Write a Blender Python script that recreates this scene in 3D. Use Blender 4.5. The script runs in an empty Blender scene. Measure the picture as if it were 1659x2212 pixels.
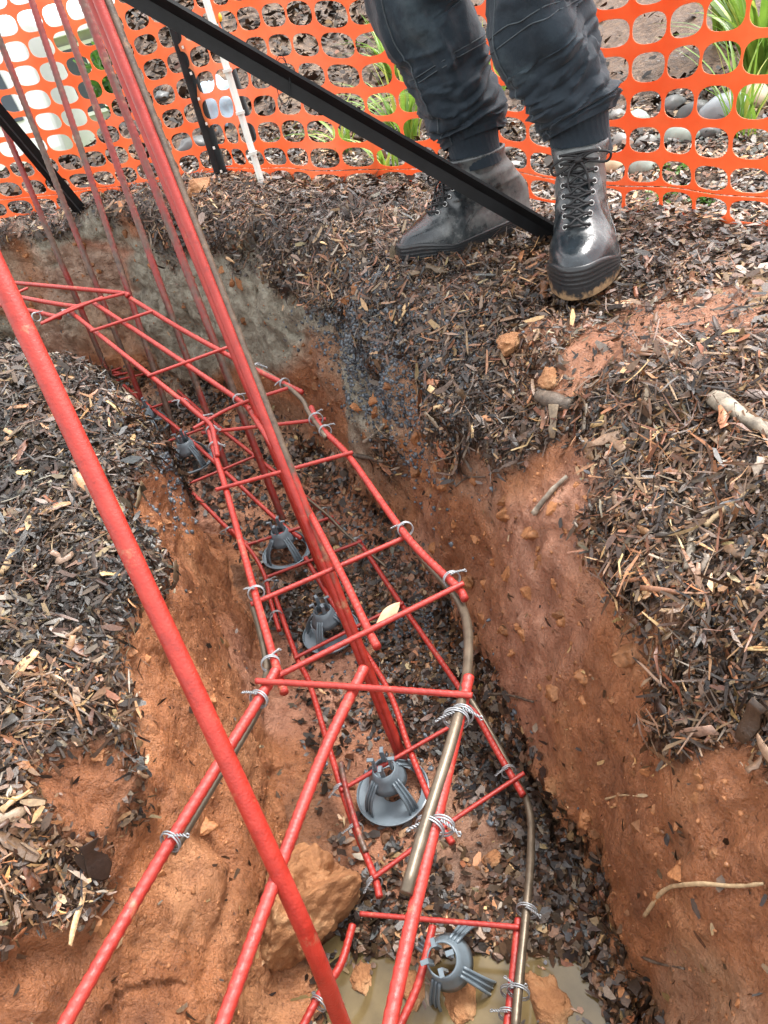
import bpy, bmesh, math, random
import numpy as np
from mathutils import Vector, Matrix
from mathutils.bvhtree import BVHTree
random.seed(7); rng = np.random.default_rng(7)
scene = bpy.context.scene
COL = scene.collection
R = math.radians

# ------------------------------------------------------------------ camera
PITCH, ROLL, FPX, CAMH = R(36), R(-16), 1534.0, 0.44
fw = np.array([0, math.cos(PITCH), -math.sin(PITCH)]); rt0 = np.array([1.0, 0, 0])
up0 = np.array([0, math.sin(PITCH), math.cos(PITCH)])
rt = rt0*math.cos(ROLL) + up0*math.sin(ROLL)
up = -rt0*math.sin(ROLL) + up0*math.cos(ROLL)
CAM = np.array([0, 0, CAMH])
cam = bpy.data.cameras.new('camera'); co = bpy.data.objects.new('camera', cam); COL.objects.link(co)
m = Matrix(((rt[0], up[0], -fw[0], CAM[0]), (rt[1], up[1], -fw[1], CAM[1]), (rt[2], up[2], -fw[2], CAM[2]), (0, 0, 0, 1)))
co.matrix_world = m
cam.sensor_fit = 'VERTICAL'; cam.sensor_height = 24; cam.lens = 24*FPX/2212
cam.clip_start = 0.02; cam.clip_end = 500
scene.camera = co
def ray(x, y): return fw + rt*(x-829.5)/FPX - up*(y-1106)/FPX
def un(x, y, z):            # point of a sight line at height z
    d = ray(x, y); return CAM + d*((z-CAMH)/d[2])
def _ss(a, b, t):
    t = min(1, max(0, (t-a)/(b-a))); return t*t*(3-2*t)
def tilt(x, y): return .155*_ss(.95, 1.9, y-.35*x)      # the trench floor and the cage climb towards the far corner
def unt(x, y, z):
    p = un(x, y, z)
    for _ in range(24): p = .6*p+.4*un(x, y, z+tilt(p[0], p[1]))
    return p
def ud(x, y, Z): return CAM + ray(x, y)*Z

# ------------------------------------------------------------------ world, sun, exposure
w = bpy.data.worlds.new('World'); scene.world = w; w.use_nodes = True
nt = w.node_tree; nt.nodes.clear()
sky = nt.nodes.new('ShaderNodeTexSky'); sky.sky_type = 'NISHITA'; sky.sun_disc = False
sky.sun_elevation = R(62); sky.sun_rotation = R(58); sky.air_density = 1.2; sky.dust_density = 2.5
hs = nt.nodes.new('ShaderNodeHueSaturation'); hs.inputs['Saturation'].default_value = 0.10   # overcast: cloud greys the sky
hs.inputs['Value'].default_value = 1.5
bg = nt.nodes.new('ShaderNodeBackground'); bg.inputs['Strength'].default_value = 0.15
ow = nt.nodes.new('ShaderNodeOutputWorld')
nt.links.new(sky.outputs[0], hs.inputs['Color']); nt.links.new(hs.outputs[0], bg.inputs[0]); nt.links.new(bg.outputs[0], ow.inputs[0])
sl = bpy.data.lights.new('sun', 'SUN'); sl.energy = 1.4; sl.angle = R(14); sl.color = (1, .97, .92)
so = bpy.data.objects.new('sun', sl); COL.objects.link(so)
# light comes from beyond the fence, high
sd = Vector((math.sin(R(58))*math.cos(R(62)), math.cos(R(58))*math.cos(R(62)), math.sin(R(62))))
so.rotation_euler = sd.to_track_quat('Z', 'Y').to_euler(); so.location = (0, 0, 5)
vs = scene.view_settings; vs.view_transform = 'Standard'; vs.look = 'None'; vs.gamma = 1; vs.exposure = 1.55
scene.render.engine = 'CYCLES'

# ------------------------------------------------------------------ noise
_perm = rng.integers(0, 1 << 16, 4096)
def _h(i, j, k, s): return _perm[(i*73 + j*1571 + k*4093 + s*797) & 4095]/65535.0
def vnoise(p, s=0):
    p = np.asarray(p, float); i = np.floor(p).astype(np.int64); f = p-i; f = f*f*f*(f*(f*6-15)+10)
    x, y, z = i[..., 0], i[..., 1], i[..., 2]; fx, fy, fz = f[..., 0], f[..., 1], f[..., 2]
    def hh(a, b, c):
        q = (x+a)*374761393 + (y+b)*668265263 + (z+c)*2147483647 + s*1013904223
        q = (q ^ (q >> 13))*1274126177; q = q ^ (q >> 16)
        return (q & 0xffff)/65535.0
    c00 = hh(0,0,0)*(1-fx)+hh(1,0,0)*fx; c10 = hh(0,1,0)*(1-fx)+hh(1,1,0)*fx
    c01 = hh(0,0,1)*(1-fx)+hh(1,0,1)*fx; c11 = hh(0,1,1)*(1-fx)+hh(1,1,1)*fx
    return ((c00*(1-fy)+c10*fy)*(1-fz)+(c01*(1-fy)+c11*fy)*fz)*2-1
def ss(a, b, x):
    t = np.clip((np.asarray(x, float)-a)/(b-a), 0, 1); return t*t*(3-2*t)

# ------------------------------------------------------------------ materials
class NT:
    def __init__(s, name):
        s.m = bpy.data.materials.new(name); s.m.use_nodes = True; s.t = s.m.node_tree; s.b = s.t.nodes['Principled BSDF']
    def n(s, ty, **kw):
        nd = s.t.nodes.new(ty)
        for k, v in kw.items():
            if k in nd.inputs.keys(): nd.inputs[k].default_value = v
            else: setattr(nd, k, v)
        return nd
    def l(s, a, b): s.t.links.new(a, b)
    def coord(s, out='Object', scale=(1, 1, 1)):
        tc = s.n('ShaderNodeTexCoord'); mp = s.n('ShaderNodeMapping'); mp.inputs['Scale'].default_value = scale
        s.l(tc.outputs[out], mp.inputs[0]); return mp.outputs[0]
    def noise(s, v, scale, detail=6, rough=.6):
        nd = s.n('ShaderNodeTexNoise', Scale=scale, Detail=detail, Roughness=rough); s.l(v, nd.inputs['Vector']); return nd.outputs['Fac']
    def ramp(s, f, stops):
        nd = s.n('ShaderNodeValToRGB'); cr = nd.color_ramp
        while len(cr.elements) < len(stops): cr.elements.new(.5)
        for e, (p, c) in zip(cr.elements, stops): e.position = p; e.color = (*c, 1) if len(c) == 3 else c
        s.l(f, nd.inputs[0]); return nd.outputs[0]
    def mix(s, f, a, b):
        nd = s.n('ShaderNodeMix', data_type='RGBA')
        for sock, v in ((nd.inputs[0], f), (nd.inputs[6], a), (nd.inputs[7], b)):
            if hasattr(v, 'is_output'): s.l(v, sock)
            elif isinstance(v, (int, float)): sock.default_value = v
            else: sock.default_value = (*v, 1)
        return nd.outputs[2]
    def bump(s, h, dist=.002, st=.6, prev=None):
        nd = s.n('ShaderNodeBump', Strength=st, Distance=dist); s.l(h, nd.inputs['Height'])
        if prev: s.l(prev, nd.inputs['Normal'])
        return nd.outputs[0]
    def set(s, **kw):
        for k, v in kw.items():
            k = k.replace('_', ' ')
            if hasattr(v, 'is_output'): s.l(v, s.b.inputs[k])
            elif isinstance(v, tuple) and len(v) == 3: s.b.inputs[k].default_value = (*v, 1)
            else: s.b.inputs[k].default_value = v
        return s.m

def plain(name, col, rough=.5, var=.25, scale=30, bump=.0006, metal=0, **kw):
    k = NT(name); v = k.coord(); f = k.noise(v, scale)
    c = k.ramp(f, [(.3, tuple(x*(1-var) for x in col)), (.7, tuple(min(1, x*(1+var)) for x in col))])
    return k.set(Base_Color=c, Roughness=rough, Metallic=metal, Normal=k.bump(k.noise(v, scale*4), bump, .5), **kw)

def mat_red(name='red_primer', rust=0.0, base=(.33, .023, .015)):
    k = NT(name); v = k.coord(); f = k.noise(v, 60, 8, .7)
    c = k.ramp(f, [(.28, tuple(x*.6 for x in base)), (.5, base), (.75, (min(1, base[0]*1.15), base[1]*1.7, base[2]*1.8))])
    if rust == .55:      # bare steel only on the upper length of the bar
        sz = k.n('ShaderNodeSeparateXYZ'); k.l(v, sz.inputs[0]); ad = k.n('ShaderNodeMath', operation='MULTIPLY_ADD'); k.l(sz.outputs['Z'], ad.inputs[0]); ad.inputs[1].default_value = 1.6; k.l(k.noise(k.coord('Object', (9, 9, 3)), 5), ad.inputs[2])
        c = k.mix(k.ramp(ad.outputs[0], [(.25, (0, 0, 0)), (.42, (1,)*3)]), c, k.ramp(k.noise(v, 90), [(.3, (.055, .035, .024)), (.7, (.15, .10, .065))]))
    elif rust:
        g = k.noise(k.coord('Object', (6, 6, 1.6)), 3.2, 5, .6)
        g2 = k.ramp(g, [(.5-rust*.2, (0, 0, 0)), (.62-rust*.2, (1, 1, 1))])
        rc = k.ramp(k.noise(v, 90), [(.3, (.05, .03, .022)), (.7, (.14, .08, .055))])
        c = k.mix(g2, c, rc)
    mudm = k.ramp(k.noise(v, 24, 7, .75), [(.60, (0, 0, 0)), (.70, (.8,)*3)]); c = k.mix(mudm, c, (.34, .17, .09))
    fine = k.noise(v, 420, 3)
    return k.set(Base_Color=c, Roughness=k.ramp(k.noise(v, 30), [(.3, (.35,)*3), (.7, (.6,)*3)]), Coat_Weight=.12, Coat_Roughness=.35, Normal=k.bump(fine, .0008, .7))
M_red = mat_red(); M_red_dark = mat_red('weathered_red_primer', .25, (.22, .02, .015))
M_red_rust = mat_red('red_primer_and_bare_steel', .55, (.34, .025, .015))
M_steel = plain('dark_bare_steel', (.13, .10, .07), .38, .35, 60, .0005, .55)
M_wire = plain('galvanised_wire', (.30, .31, .32), .4, .2, 200, .0002, .5)
M_plastic = plain('grey_plastic', (.14, .175, .20), .33, .15, 25, .0003)
M_black = plain('black_painted_steel', (.006, .0065, .0075), .5, .4, 40, .0006, Specular_IOR_Level=.3)
M_white_pl = plain('white_plastic_stake', (.72, .71, .66), .5, .1, 20, .0004)
M_yellow = plain('yellow_plastic', (.75, .38, .01), .4, .1, 20)

def mat_clay():
    k = NT('clay_soil'); v = k.coord(); vv = k.coord('Object', (1, 1, .22))
    big = k.noise(v, 5.5, 5, .55); streak = k.noise(vv, 38, 7, .65); fine = k.noise(v, 140, 5, .7); mid = k.noise(v, 32, 6, .65)
    at = k.n('ShaderNodeAttribute', attribute_name='zone')       # R: pink, G: buff grey, B: dark topsoil
    sp = k.n('ShaderNodeSeparateColor'); k.l(at.outputs['Color'], sp.inputs[0])
    orange = k.ramp(big, [(.3, (.25, .095, .038)), (.5, (.40, .155, .062)), (.7, (.54, .255, .12))])
    pink = k.ramp(mid, [(.3, (.36, .15, .085)), (.6, (.56, .28, .18)), (.8, (.68, .42, .30))])
    buff = k.ramp(mid, [(.3, (.16, .13, .09)), (.55, (.38, .35, .27)), (.75, (.52, .50, .41))])
    dark = k.ramp(mid, [(.35, (.02, .012, .008)), (.65, (.075, .045, .03))])
    c = k.mix(sp.outputs[0], orange, pink); c = k.mix(sp.outputs[1], c, buff)
    st = k.ramp(streak, [(.32, (.55, .48, .44)), (.5, (.9, .88, .86)), (.66, (1.1, 1.08, 1.05))])
    mul = k.n('ShaderNodeMix', data_type='RGBA', blend_type='MULTIPLY'); mul.inputs[0].default_value = .7
    k.l(c, mul.inputs[6]); k.l(st, mul.inputs[7])
    c = k.mix(sp.outputs[2], mul.outputs[2], dark)
    spk = k.ramp(fine, [(.30, (.35, .3, .28)), (.42, (1, 1, 1)), (.68, (1, 1, 1)), (.74, (1.35, 1.35, 1.3))])
    mul2 = k.n('ShaderNodeMix', data_type='RGBA', blend_type='MULTIPLY'); mul2.inputs[0].default_value = 1.0
    k.l(c, mul2.inputs[6]); k.l(spk, mul2.inputs[7])
    vo = k.n('ShaderNodeTexVoronoi', Scale=46., feature='DISTANCE_TO_EDGE'); dn = k.n('ShaderNodeTexNoise', Scale=30., Detail=4.); k.l(v, dn.inputs['Vector'])
    vm = k.n('ShaderNodeVectorMath', operation='MULTIPLY_ADD'); k.l(dn.outputs['Color'], vm.inputs[0]); vm.inputs[1].default_value = (.045,)*3; k.l(v, vm.inputs[2]); k.l(vm.outputs[0], vo.inputs['Vector'])
    vr = k.ramp(vo.outputs['Distance'], [(.0, (0, 0, 0)), (.12, (.8,)*3), (.5, (1,)*3)])
    b0 = k.bump(vr, .0035, .55); b1 = k.bump(mid, .016, .8, b0); b1 = k.bump(streak, .006, .6, b1); b2 = k.bump(fine, .007, 1.0, b1); b2 = k.bump(k.noise(v, 420, 4, .7), .0015, .8, b2)
    rg = k.ramp(k.noise(v, 18), [(.35, (.28,)*3), (.65, (.60,)*3)])
    return k.set(Base_Color=mul2.outputs[2], Roughness=rg, Normal=b2, Specular_IOR_Level=.55)
M_clay = mat_clay()
def mat_ground():
    k = NT('garden_ground'); v = k.coord(); a = k.noise(v, 40, 8, .75); b = k.noise(v, 2.2, 4)
    c = k.ramp(a, [(.3, (.02, .012, .008)), (.5, (.09, .052, .03)), (.62, (.20, .12, .07)), (.75, (.36, .25, .16))])
    at = k.n('ShaderNodeAttribute', attribute_name='zone'); sp = k.n('ShaderNodeSeparateColor'); k.l(at.outputs['Color'], sp.inputs[0])
    tan = k.ramp(a, [(.3, (.30, .17, .08)), (.6, (.52, .35, .19))])
    c = k.mix(sp.outputs[0], c, tan)
    lawn = k.ramp(k.noise(v, 60, 6, .7), [(.3, (.10, .17, .03)), (.6, (.30, .38, .10)), (.75, (.42, .48, .18))])
    c = k.mix(sp.outputs[1], c, lawn)
    so_ = k.ramp(k.noise(v, 55, 8, .7), [(.3, (.03, .014, .007)), (.5, (.10, .05, .022)), (.68, (.20, .115, .06)), (.8, (.36, .27, .18))]); c = k.mix(sp.outputs[2], c, so_)
    return k.set(Base_Color=c, Roughness=.6, Normal=k.bump(a, .02, .8))
M_ground = mat_ground()
def mat_chips(name='wood_chips', rough=.4, spec=.55):
    k = NT(name); v = k.coord('Object'); at = k.n('ShaderNodeAttribute', attribute_name='tint')
    f = k.ramp(k.noise(v, 260, 4, .7), [(.3, (.6,)*3), (.7, (1.25,)*3)])
    mul = k.n('ShaderNodeMix', data_type='RGBA', blend_type='MULTIPLY'); mul.inputs[0].default_value = 1
    k.l(at.outputs['Color'], mul.inputs[6]); k.l(f, mul.inputs[7])
    return k.set(Base_Color=mul.outputs[2], Roughness=rough, Specular_IOR_Level=spec, Normal=k.bump(k.noise(v, 500, 3), .0008, .6))
M_chips = mat_chips(); M_gravel = mat_chips('wet_gravel', .33, .6)

# ------------------------------------------------------------------ object helpers
def mesh_np(name, V, F, mat, parent=None, smooth=False, cols=None, attr='tint'):
    """V (n,3), F (m,k) all faces same size, or list of lists."""
    me = bpy.data.meshes.new(name)
    V = np.asarray(V, np.float32)
    if isinstance(F, np.ndarray):
        nf, kf = F.shape
        me.vertices.add(len(V)); me.vertices.foreach_set('co', V.ravel())
        me.loops.add(nf*kf); me.loops.foreach_set('vertex_index', F.astype(np.int32).ravel())
        me.polygons.add(nf); me.polygons.foreach_set('loop_start', np.arange(0, nf*kf, kf, dtype=np.int32))
        me.polygons.foreach_set('loop_total', np.full(nf, kf, np.int32))
        me.update(calc_edges=True)
    else:
        me.from_pydata([tuple(map(float, v)) for v in V], [], [tuple(map(int, f)) for f in F]); me.update()
    if smooth: me.polygons.foreach_set('use_smooth', np.ones(len(me.polygons), bool))
    if cols is not None:
        a = me.color_attributes.new(attr, 'FLOAT_COLOR', 'POINT')
        c = np.ones((len(V), 4), np.float32); c[:, :3] = cols; a.data.foreach_set('color', c.ravel())
    me.materials.append(mat)
    o = bpy.data.objects.new(name, me); COL.objects.link(o)
    if parent is not None: o.parent = parent; o.matrix_parent_inverse = parent.matrix_basis.inverted()
    return o
def thing(name, label, cat, loc, group=None):
    o = bpy.data.objects.new(name, None); COL.objects.link(o); o.empty_display_size = .05
    o.location = tuple(map(float, loc)); o['label'] = label; o['category'] = cat
    if group: o['group'] = group
    return o
def tag(o, label=None, cat=None, group=None, kind=None):
    if label: o['label'] = label
    if cat: o['category'] = cat
    if group: o['group'] = group
    if kind: o['kind'] = kind
    return o
class MB:
    """collects shapes for ONE mesh"""
    def __init__(s): s.V = []; s.F = []; s.n = 0
    def add(s, V, F):
        s.V.append(np.asarray(V, float)); s.F += [[i+s.n for i in f] for f in F]; s.n += len(V); return s
    def build(s, name, mat, parent=None, smooth=True): return mesh_np(name, np.concatenate(s.V), s.F, mat, parent, smooth)
def frames(P):
    P = np.asarray(P, float); T = np.gradient(P, axis=0); T /= np.linalg.norm(T, axis=1)[:, None]+1e-12
    a = np.array([0, 0, 1.]) if abs(T[0][2]) < .9 else np.array([1., 0, 0])
    N = np.zeros_like(P); n = np.cross(a, T[0]); n /= np.linalg.norm(n)
    for i in range(len(P)):
        n = n-T[i]*(n@T[i]); n /= np.linalg.norm(n)+1e-12; N[i] = n
    return T, N, np.cross(T, N)
def tube(mb, P, r, sides=8, caps=True, rfun=None):
    P = np.asarray(P, float); T, N, B = frames(P); n = len(P)
    rr = np.full(n, r) if np.isscalar(r) else np.asarray(r, float)
    a = np.arange(sides)*2*math.pi/sides
    RR = rr[:, None]*np.ones(sides)[None]
    if rfun is not None: RR = RR*rfun(np.concatenate([[0], np.cumsum(np.linalg.norm(np.diff(P, axis=0), axis=1))])[:, None], a[None])
    V = P[:, None]+RR[..., None]*(np.cos(a)[None, :, None]*N[:, None]+np.sin(a)[None, :, None]*B[:, None])
    F = []
    for i in range(n-1):
        for j in range(sides):
            k = (j+1) % sides; F.append([i*sides+j, i*sides+k, (i+1)*sides+k, (i+1)*sides+j])
    if caps: F.append(list(range(sides))[::-1]); F.append([(n-1)*sides+j for j in range(sides)])
    mb.add(V.reshape(-1, 3), F)
def crom(P, n=8):
    P = [np.asarray(p, float) for p in P]
    if len(P) < 3: return np.array([P[0]+(P[-1]-P[0])*t for t in np.linspace(0, 1, n+1)])
    Q = [2*P[0]-P[1]]+P+[2*P[-1]-P[-2]]; out = []
    for i in range(1, len(Q)-2):
        for t in np.linspace(0, 1, n, endpoint=False):
            a, b, c, d = Q[i-1:i+3]
            out.append(.5*((2*b)+(-a+c)*t+(2*a-5*b+4*c-d)*t*t+(-a+3*b-3*c+d)*t**3))
    out.append(Q[-2]); return np.array(out)
def resample(P, step):
    P = np.asarray(P, float); d = np.concatenate([[0], np.cumsum(np.linalg.norm(np.diff(P, axis=0), axis=1))])
    n = max(2, int(d[-1]/step)+1); t = np.linspace(0, d[-1], n)
    return np.stack([np.interp(t, d, P[:, k]) for k in range(3)], 1)
def cub(V): # unit cube faces
    return V, [[0,1,3,2],[4,6,7,5],[0,4,5,1],[2,3,7,6],[0,2,6,4],[1,5,7,3]]
def box(mb, c, s, M=None):
    V = np.array([[x, y, z] for x in (-.5, .5) for y in (-.5, .5) for z in (-.5, .5)])*np.asarray(s)
    if M is not None: V = V@np.asarray(M).T
    mb.add(*cub(V+np.asarray(c)))
def ico(sub=3):
    bm = bmesh.new(); bmesh.ops.create_icosphere(bm, subdivisions=sub, radius=1)
    V = np.array([v.co[:] for v in bm.verts]); F = [[v.index for v in f.verts] for f in bm.faces]; bm.free(); return V, F
def rock(name, c, s, mat, seed=0, sub=4, amp=.18, freq=1.6, rot=0, parent=None, fine=.03, tilt=0, cuts=0):
    V, F = ico(sub); d = 1+amp*vnoise(V*freq+seed*7.3, seed)+amp*.4*vnoise(V*freq*2.3+seed, seed+1)+fine*vnoise(V*9+seed, seed+2)+fine*.6*vnoise(V*20+seed, seed+3)
    if cuts:
        rc = np.random.default_rng(seed+50); U_ = V*d[:, None]
        for _ in range(cuts):
            q = rc.normal(size=3); q /= np.linalg.norm(q); h_ = rc.uniform(.62, .92); pj = U_@q; U_ = U_-np.maximum(0, pj-h_)[:, None]*q*.92
        gg = 1+.035*vnoise(U_*7, seed+9)+.03*(1-np.abs(vnoise(U_*5, seed+8)))**3*-1+.018*vnoise(U_*24, seed+4); V = U_*gg[:, None]; d = np.ones(len(V))
    V = V*d[:, None]*np.asarray(s); ca, sa = math.cos(rot), math.sin(rot)
    V = V@np.array([[ca, sa, 0], [-sa, ca, 0], [0, 0, 1]])
    if tilt: ct, st = math.cos(tilt), math.sin(tilt); V = V@np.array([[1, 0, 0], [0, ct, st], [0, -st, ct]])
    o = mesh_np(name, V, F, mat, parent, True); o.location = tuple(map(float, c)); return o

# ------------------------------------------------------------------ terrain
def G(x, y):      # natural ground level
    x = np.asarray(x, float); y = np.asarray(y, float)
    z = .125*ss(1.1, 1.85, y)*(1-ss(.05, .55, x))
    side = ss(-.16, -.05, (x+.25)/np.maximum(y, 1.5))            # 0 far left, 1 behind/right
    z = z+side*(.62*ss(2.5, 5.5, y)+.25*ss(.5, 2.2, x)*ss(1.7, 3.0, y))
    z = z-(1-side)*1.25*ss(3.4, 9, y)
    z = z-side*1.4*ss(8, 14, y)-ss(3, 12, np.abs(x))*.4*ss(0, 5, y)
    p = np.stack([x, y, x*0], -1)
    return z+.012*vnoise(p*4, 5)+.006*vnoise(p*12, 6)
# stations: L lip, l foot, r foot, wall mid, wall top, R lip     (plan x,y)
ST = [
 ((-.80,-.28), (-.66,-.33), (-.24,-.48), (-.18,-.50), (-.10,-.52), (.05,-.56)),
 ((-.62, .10), (-.43, .02), (-.02,-.12), (.04,-.12), (.12,-.13), (.26,-.15)),
 ((-.47, .31), (-.315,.27), (.085, .17), (.135, .17), (.19, .17), (.31, .16)),
 ((-.40,.50), (-.262,.45), (.10, .38), (.145, .37), (.205, .36), (.34, .35)),
 ((-.335,.66), (-.265,.63), (.085, .58), (.13, .58), (.20, .59), (.35, .60)),
 ((-.315,.91), (-.285,.91), (.065, .88), (.10, .89), (.15, .90), (.27, .95)),
 ((-.36,1.10), (-.345,1.13), (.015,1.12), (.04,1.15), (.075,1.17), (.15,1.24)),
 ((-.435,1.247), (-.42,1.30), (-.10,1.40), (-.09,1.43), (-.07,1.455), (-.02,1.50)),
 ((-.53,1.36), (-.51,1.42), (-.28,1.66), (-.275,1.68), (-.265,1.70), (-.24,1.75)),
 ((-.72,1.52), (-.70,1.60), (-.52,1.90), (-.515,1.915), (-.505,1.93), (-.49,1.96)),
 ((-1.0,1.72), (-.98,1.80), (-.78,2.08), (-.775,2.095), (-.77,2.11), (-.76,2.14)),
 ((-1.4,1.95), (-1.38,2.02), (-1.15,2.30), (-1.145,2.315), (-1.14,2.33), (-1.13,2.36)),
]
rows = []
for si, (L, l, r, m1, m2, Rl) in enumerate(ST):
    L, l, r, m1, m2, Rl = [np.array(a) for a in (L, l, r, m1, m2, Rl)]
    d = Rl-L; d /= np.linalg.norm(d)
    g = lambda p: float(G(*p))
    mid = (l+r)/2; k = 1 if si < 9 else .8
    tl = tilt(*((l+r)/2)); fl = -.46+tl
    row = [(*(L-d*.34), g(L-d*.34)-.035), (*(L-d*.30), g(L-d*.3)), (*(L-d*.14), g(L-d*.14)+.012), (*(L-d*.03), g(L)-.002), (*(L+(l-L)*.3+d*.012), g(L)-.06),
           (*(L+(l-L)*.5+d*.012), -.15+g(L)*.6), (*(l-d*.004), -.30+tl*.9), (*(l+d*.004), fl+.035), (*(l+d*.04), fl), (*mid, fl-.008), (*(r-d*.04), fl+.0), (*r, fl+.035),
           (*m1, -.30+tl*.9), (*m2, -.13+g(Rl)*.6), (*(m2+(Rl-m2)*.45), -.055+g(Rl)*.8), (*Rl, g(Rl)-.008), (*(Rl+d*.12), g(Rl+d*.12)+.004), (*(Rl+d*.30), g(Rl+d*.3)), (*(Rl+d*.34), g(Rl+d*.34)-.035)]
    rows.append(row)
rows = np.array(rows)                     # (12, 19, 3)
nper_col = [int(1.6*q) for q in [3, 10, 12, 8, 9, 14, 14, 8, 12, 14, 12, 8, 15, 16, 11, 10, 14, 3]]
def crom_axis(A, ns):
    """A (k, m, 3): interpolate along axis 0 with ns[i] samples in span i"""
    Q = np.concatenate([[2*A[0]-A[1]], A, [2*A[-1]-A[-2]]]); out = []; par = []
    for i in range(1, len(Q)-2):
        a, b, c, d = Q[i-1:i+3]
        for t in np.linspace(0, 1, ns[i-1], endpoint=False):
            out.append(.5*((2*b)+(-a+c)*t+(2*a-5*b+4*c-d)*t*t+(-a+3*b-3*c+d)*t**3)); par.append(i-1+t)
    out.append(Q[-2]); par.append(len(A)-1); return np.array(out), np.array(par)
A1, spar = crom_axis(rows, [int(1.6*q) for q in [30, 60, 70, 66, 68, 66, 56, 60, 50, 40, 30]])
T2, cpar = crom_axis(A1.transpose(1, 0, 2), nper_col)
P = T2.transpose(1, 0, 2)                # rows x cols x 3
nr, nc = P.shape[:2]
def normals(P):
    du = np.gradient(P, axis=0); dv = np.gradient(P, axis=1); n = np.cross(dv, du)
    n /= np.linalg.norm(n, axis=-1)[..., None]+1e-12; return n
N0 = normals(P)
if N0[10, 2, 2] < 0: N0 = -N0
cc = np.broadcast_to(cpar[None], (nr, nc)); s_ = np.broadcast_to(spar[:, None], (nr, nc))
edge = ss(0, 1.2, cc)*(1-ss(16.8, 18, cc))
wig = .5+.5*vnoise(P*6, 11)
# mulch mask: banks and the rim hanging over the clay
bl = 5.1-1.0*(1-ss(3.0,4.2,s_))-.9*ss(3.2,4,s_)*(1-ss(5.4,6.2,s_))+(.35+.65*ss(3,4.4,s_))*1.1*vnoise(np.stack([s_*2.1, s_*0, s_*0], -1), 21)+.7*(1+.8*(1-ss(3,4,s_)))*vnoise(P*14, 22)
br = 13.5+.05*(1-ss(2.8,3.6,s_))-.75*np.exp(-((s_-4.85)/.5)**2)-.3*np.exp(-((s_-3.9)/.3)**2)+.55*vnoise(np.stack([s_*2.3, s_*0+5, s_*0], -1), 23)+.6*vnoise(P*14, 24)
br = br-1.5*ss(5.2, 5.7, s_)*(1-ss(6.3, 7.0, s_))*(vnoise(P*7, 25) > -.1)+.9*ss(6.6, 7.3, s_)
bare_r = ss(.15, .5, vnoise(P*np.array([3.2, 3.2, 3.2])+3, 26))*ss(16.3, 17.2, cc)*.7
mulchL = 1-ss(bl-.35, bl+.35, cc); mulchR = ss(br-.35, br+.35, cc)
mulch = np.clip(mulchL+mulchR*(1-bare_r), 0, 1)
wall = ss(5, 6, cc)*(1-ss(6.8, 8, cc)) + ss(10.2, 11.2, cc)*(1-ss(13.0, 14.2, cc))
grooves = vnoise(P*np.array([30, 30, 3.5]), 31)*.0045+vnoise(P*np.array([12, 12, 2.0])+4, 32)*.010
def trodden(x, y):
    q = np.stack([x, y, x*0], -1)
    return np.clip(1.9*np.exp(-((x-.50)/.22)**2-((y-.86)/.085)**2)+1.0*np.exp(-((x-.30)/.10)**2-((y-.78)/.05)**2)+.55*vnoise(q*14, 26)+.3*vnoise(q*40, 27)-.25, 0, 1)
bare = trodden(P[..., 0], P[..., 1])*(cc > 14)
mulch = mulch*(1-.85*bare)
scr = ss(10.8, 11.8, cc)*(1-ss(13.6, 14.6, cc))*(1-ss(4.2, 5.0, s_))
disp = .014*vnoise(P*8, 1)*(1-.75*scr)+.008*vnoise(P*19, 2)+.0045*vnoise(P*45, 3)+.0022*vnoise(P*110, 4)+.0012*vnoise(P*230, 7)
lump = np.maximum(0, vnoise(P*15, 8)-.15)*.028*(1-.9*scr)+scr*(.0035*vnoise(np.stack([s_*9+cc*1.6, cc*.35, s_*0], -1), 96)+.0016*vnoise(np.stack([s_*24+cc*3.5, cc*.5, s_*0], -1), 97))
rdg = (1-np.abs(vnoise(P*13, 91)))**3*.010+(1-np.abs(vnoise(P*31, 92)))**3*.005+(1-np.abs(vnoise(P*70, 93)))**2*.0022
disp = disp*(.75+.25*mulch)-rdg*(1-mulch)*(1-.7*scr)*(.5+.8*(vnoise(P*4,94)>-.2))+wall*grooves*(1-mulch)+lump*np.clip(mulchR*0+ss(11, 13.5, cc)*(1-ss(15, 16, cc))+.6*(1-ss(8, 9, cc))*ss(3, 5, cc), 0, 1)
rim = np.exp(-((cc-bl+.2)/.8)**2)+np.exp(-((cc-br-.3)/.9)**2)
disp = disp+.012*rim*wig-.012*np.exp(-((cc-bl-1.0)/.5)**2)
foot = ss(8, 8.6, cc)*(1-ss(9.6, 10.6, cc))
disp = disp*(1-.35*foot)+.0012*vnoise(P*420, 95)*(1-mulch)
disp = disp-.045*foot*(1-ss(2.4, 2.95, s_))                      # puddle hollow
P = P+N0*(disp*edge)[..., None]
Nn = normals(P)
if Nn[10, 2, 2] < 0: Nn = -Nn
# colour zones of the soil itself
pink = np.clip(ss(.0, .5, vnoise(P*5+9, 41))*.9*ss(3.2, 4.4, s_)+.55*foot, 0, 1)
buff = ss(5.4, 6.4, s_)*ss(-.05, .25, vnoise(P*np.array([5, 5, 7])+2, 42)+.25*ss(10.5, 12, cc)-.05)*ss(-.42, -.2, P[..., 2])*(cc > 9)+.5*ss(6.2, 7, s_)*(cc > 11.5)*ss(.0, .35, vnoise(P*6+12, 47))*ss(-.3,-.12,P[..., 2]-.1*0)
buff = np.maximum(buff, .25*ss(.3, .6, vnoise(P*6+5, 43)))
pink = np.maximum(pink, bare*.6); darks = np.clip(mulch*1.0*(1-bare)+.5*ss(.25, .5, vnoise(P*9+1, 44))*(cc > 7.5)*(cc < 11), 0, 1)
zone = np.stack([pink, buff, darks], -1).reshape(-1, 3)
idx = np.arange(nr*nc).reshape(nr, nc)
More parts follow.
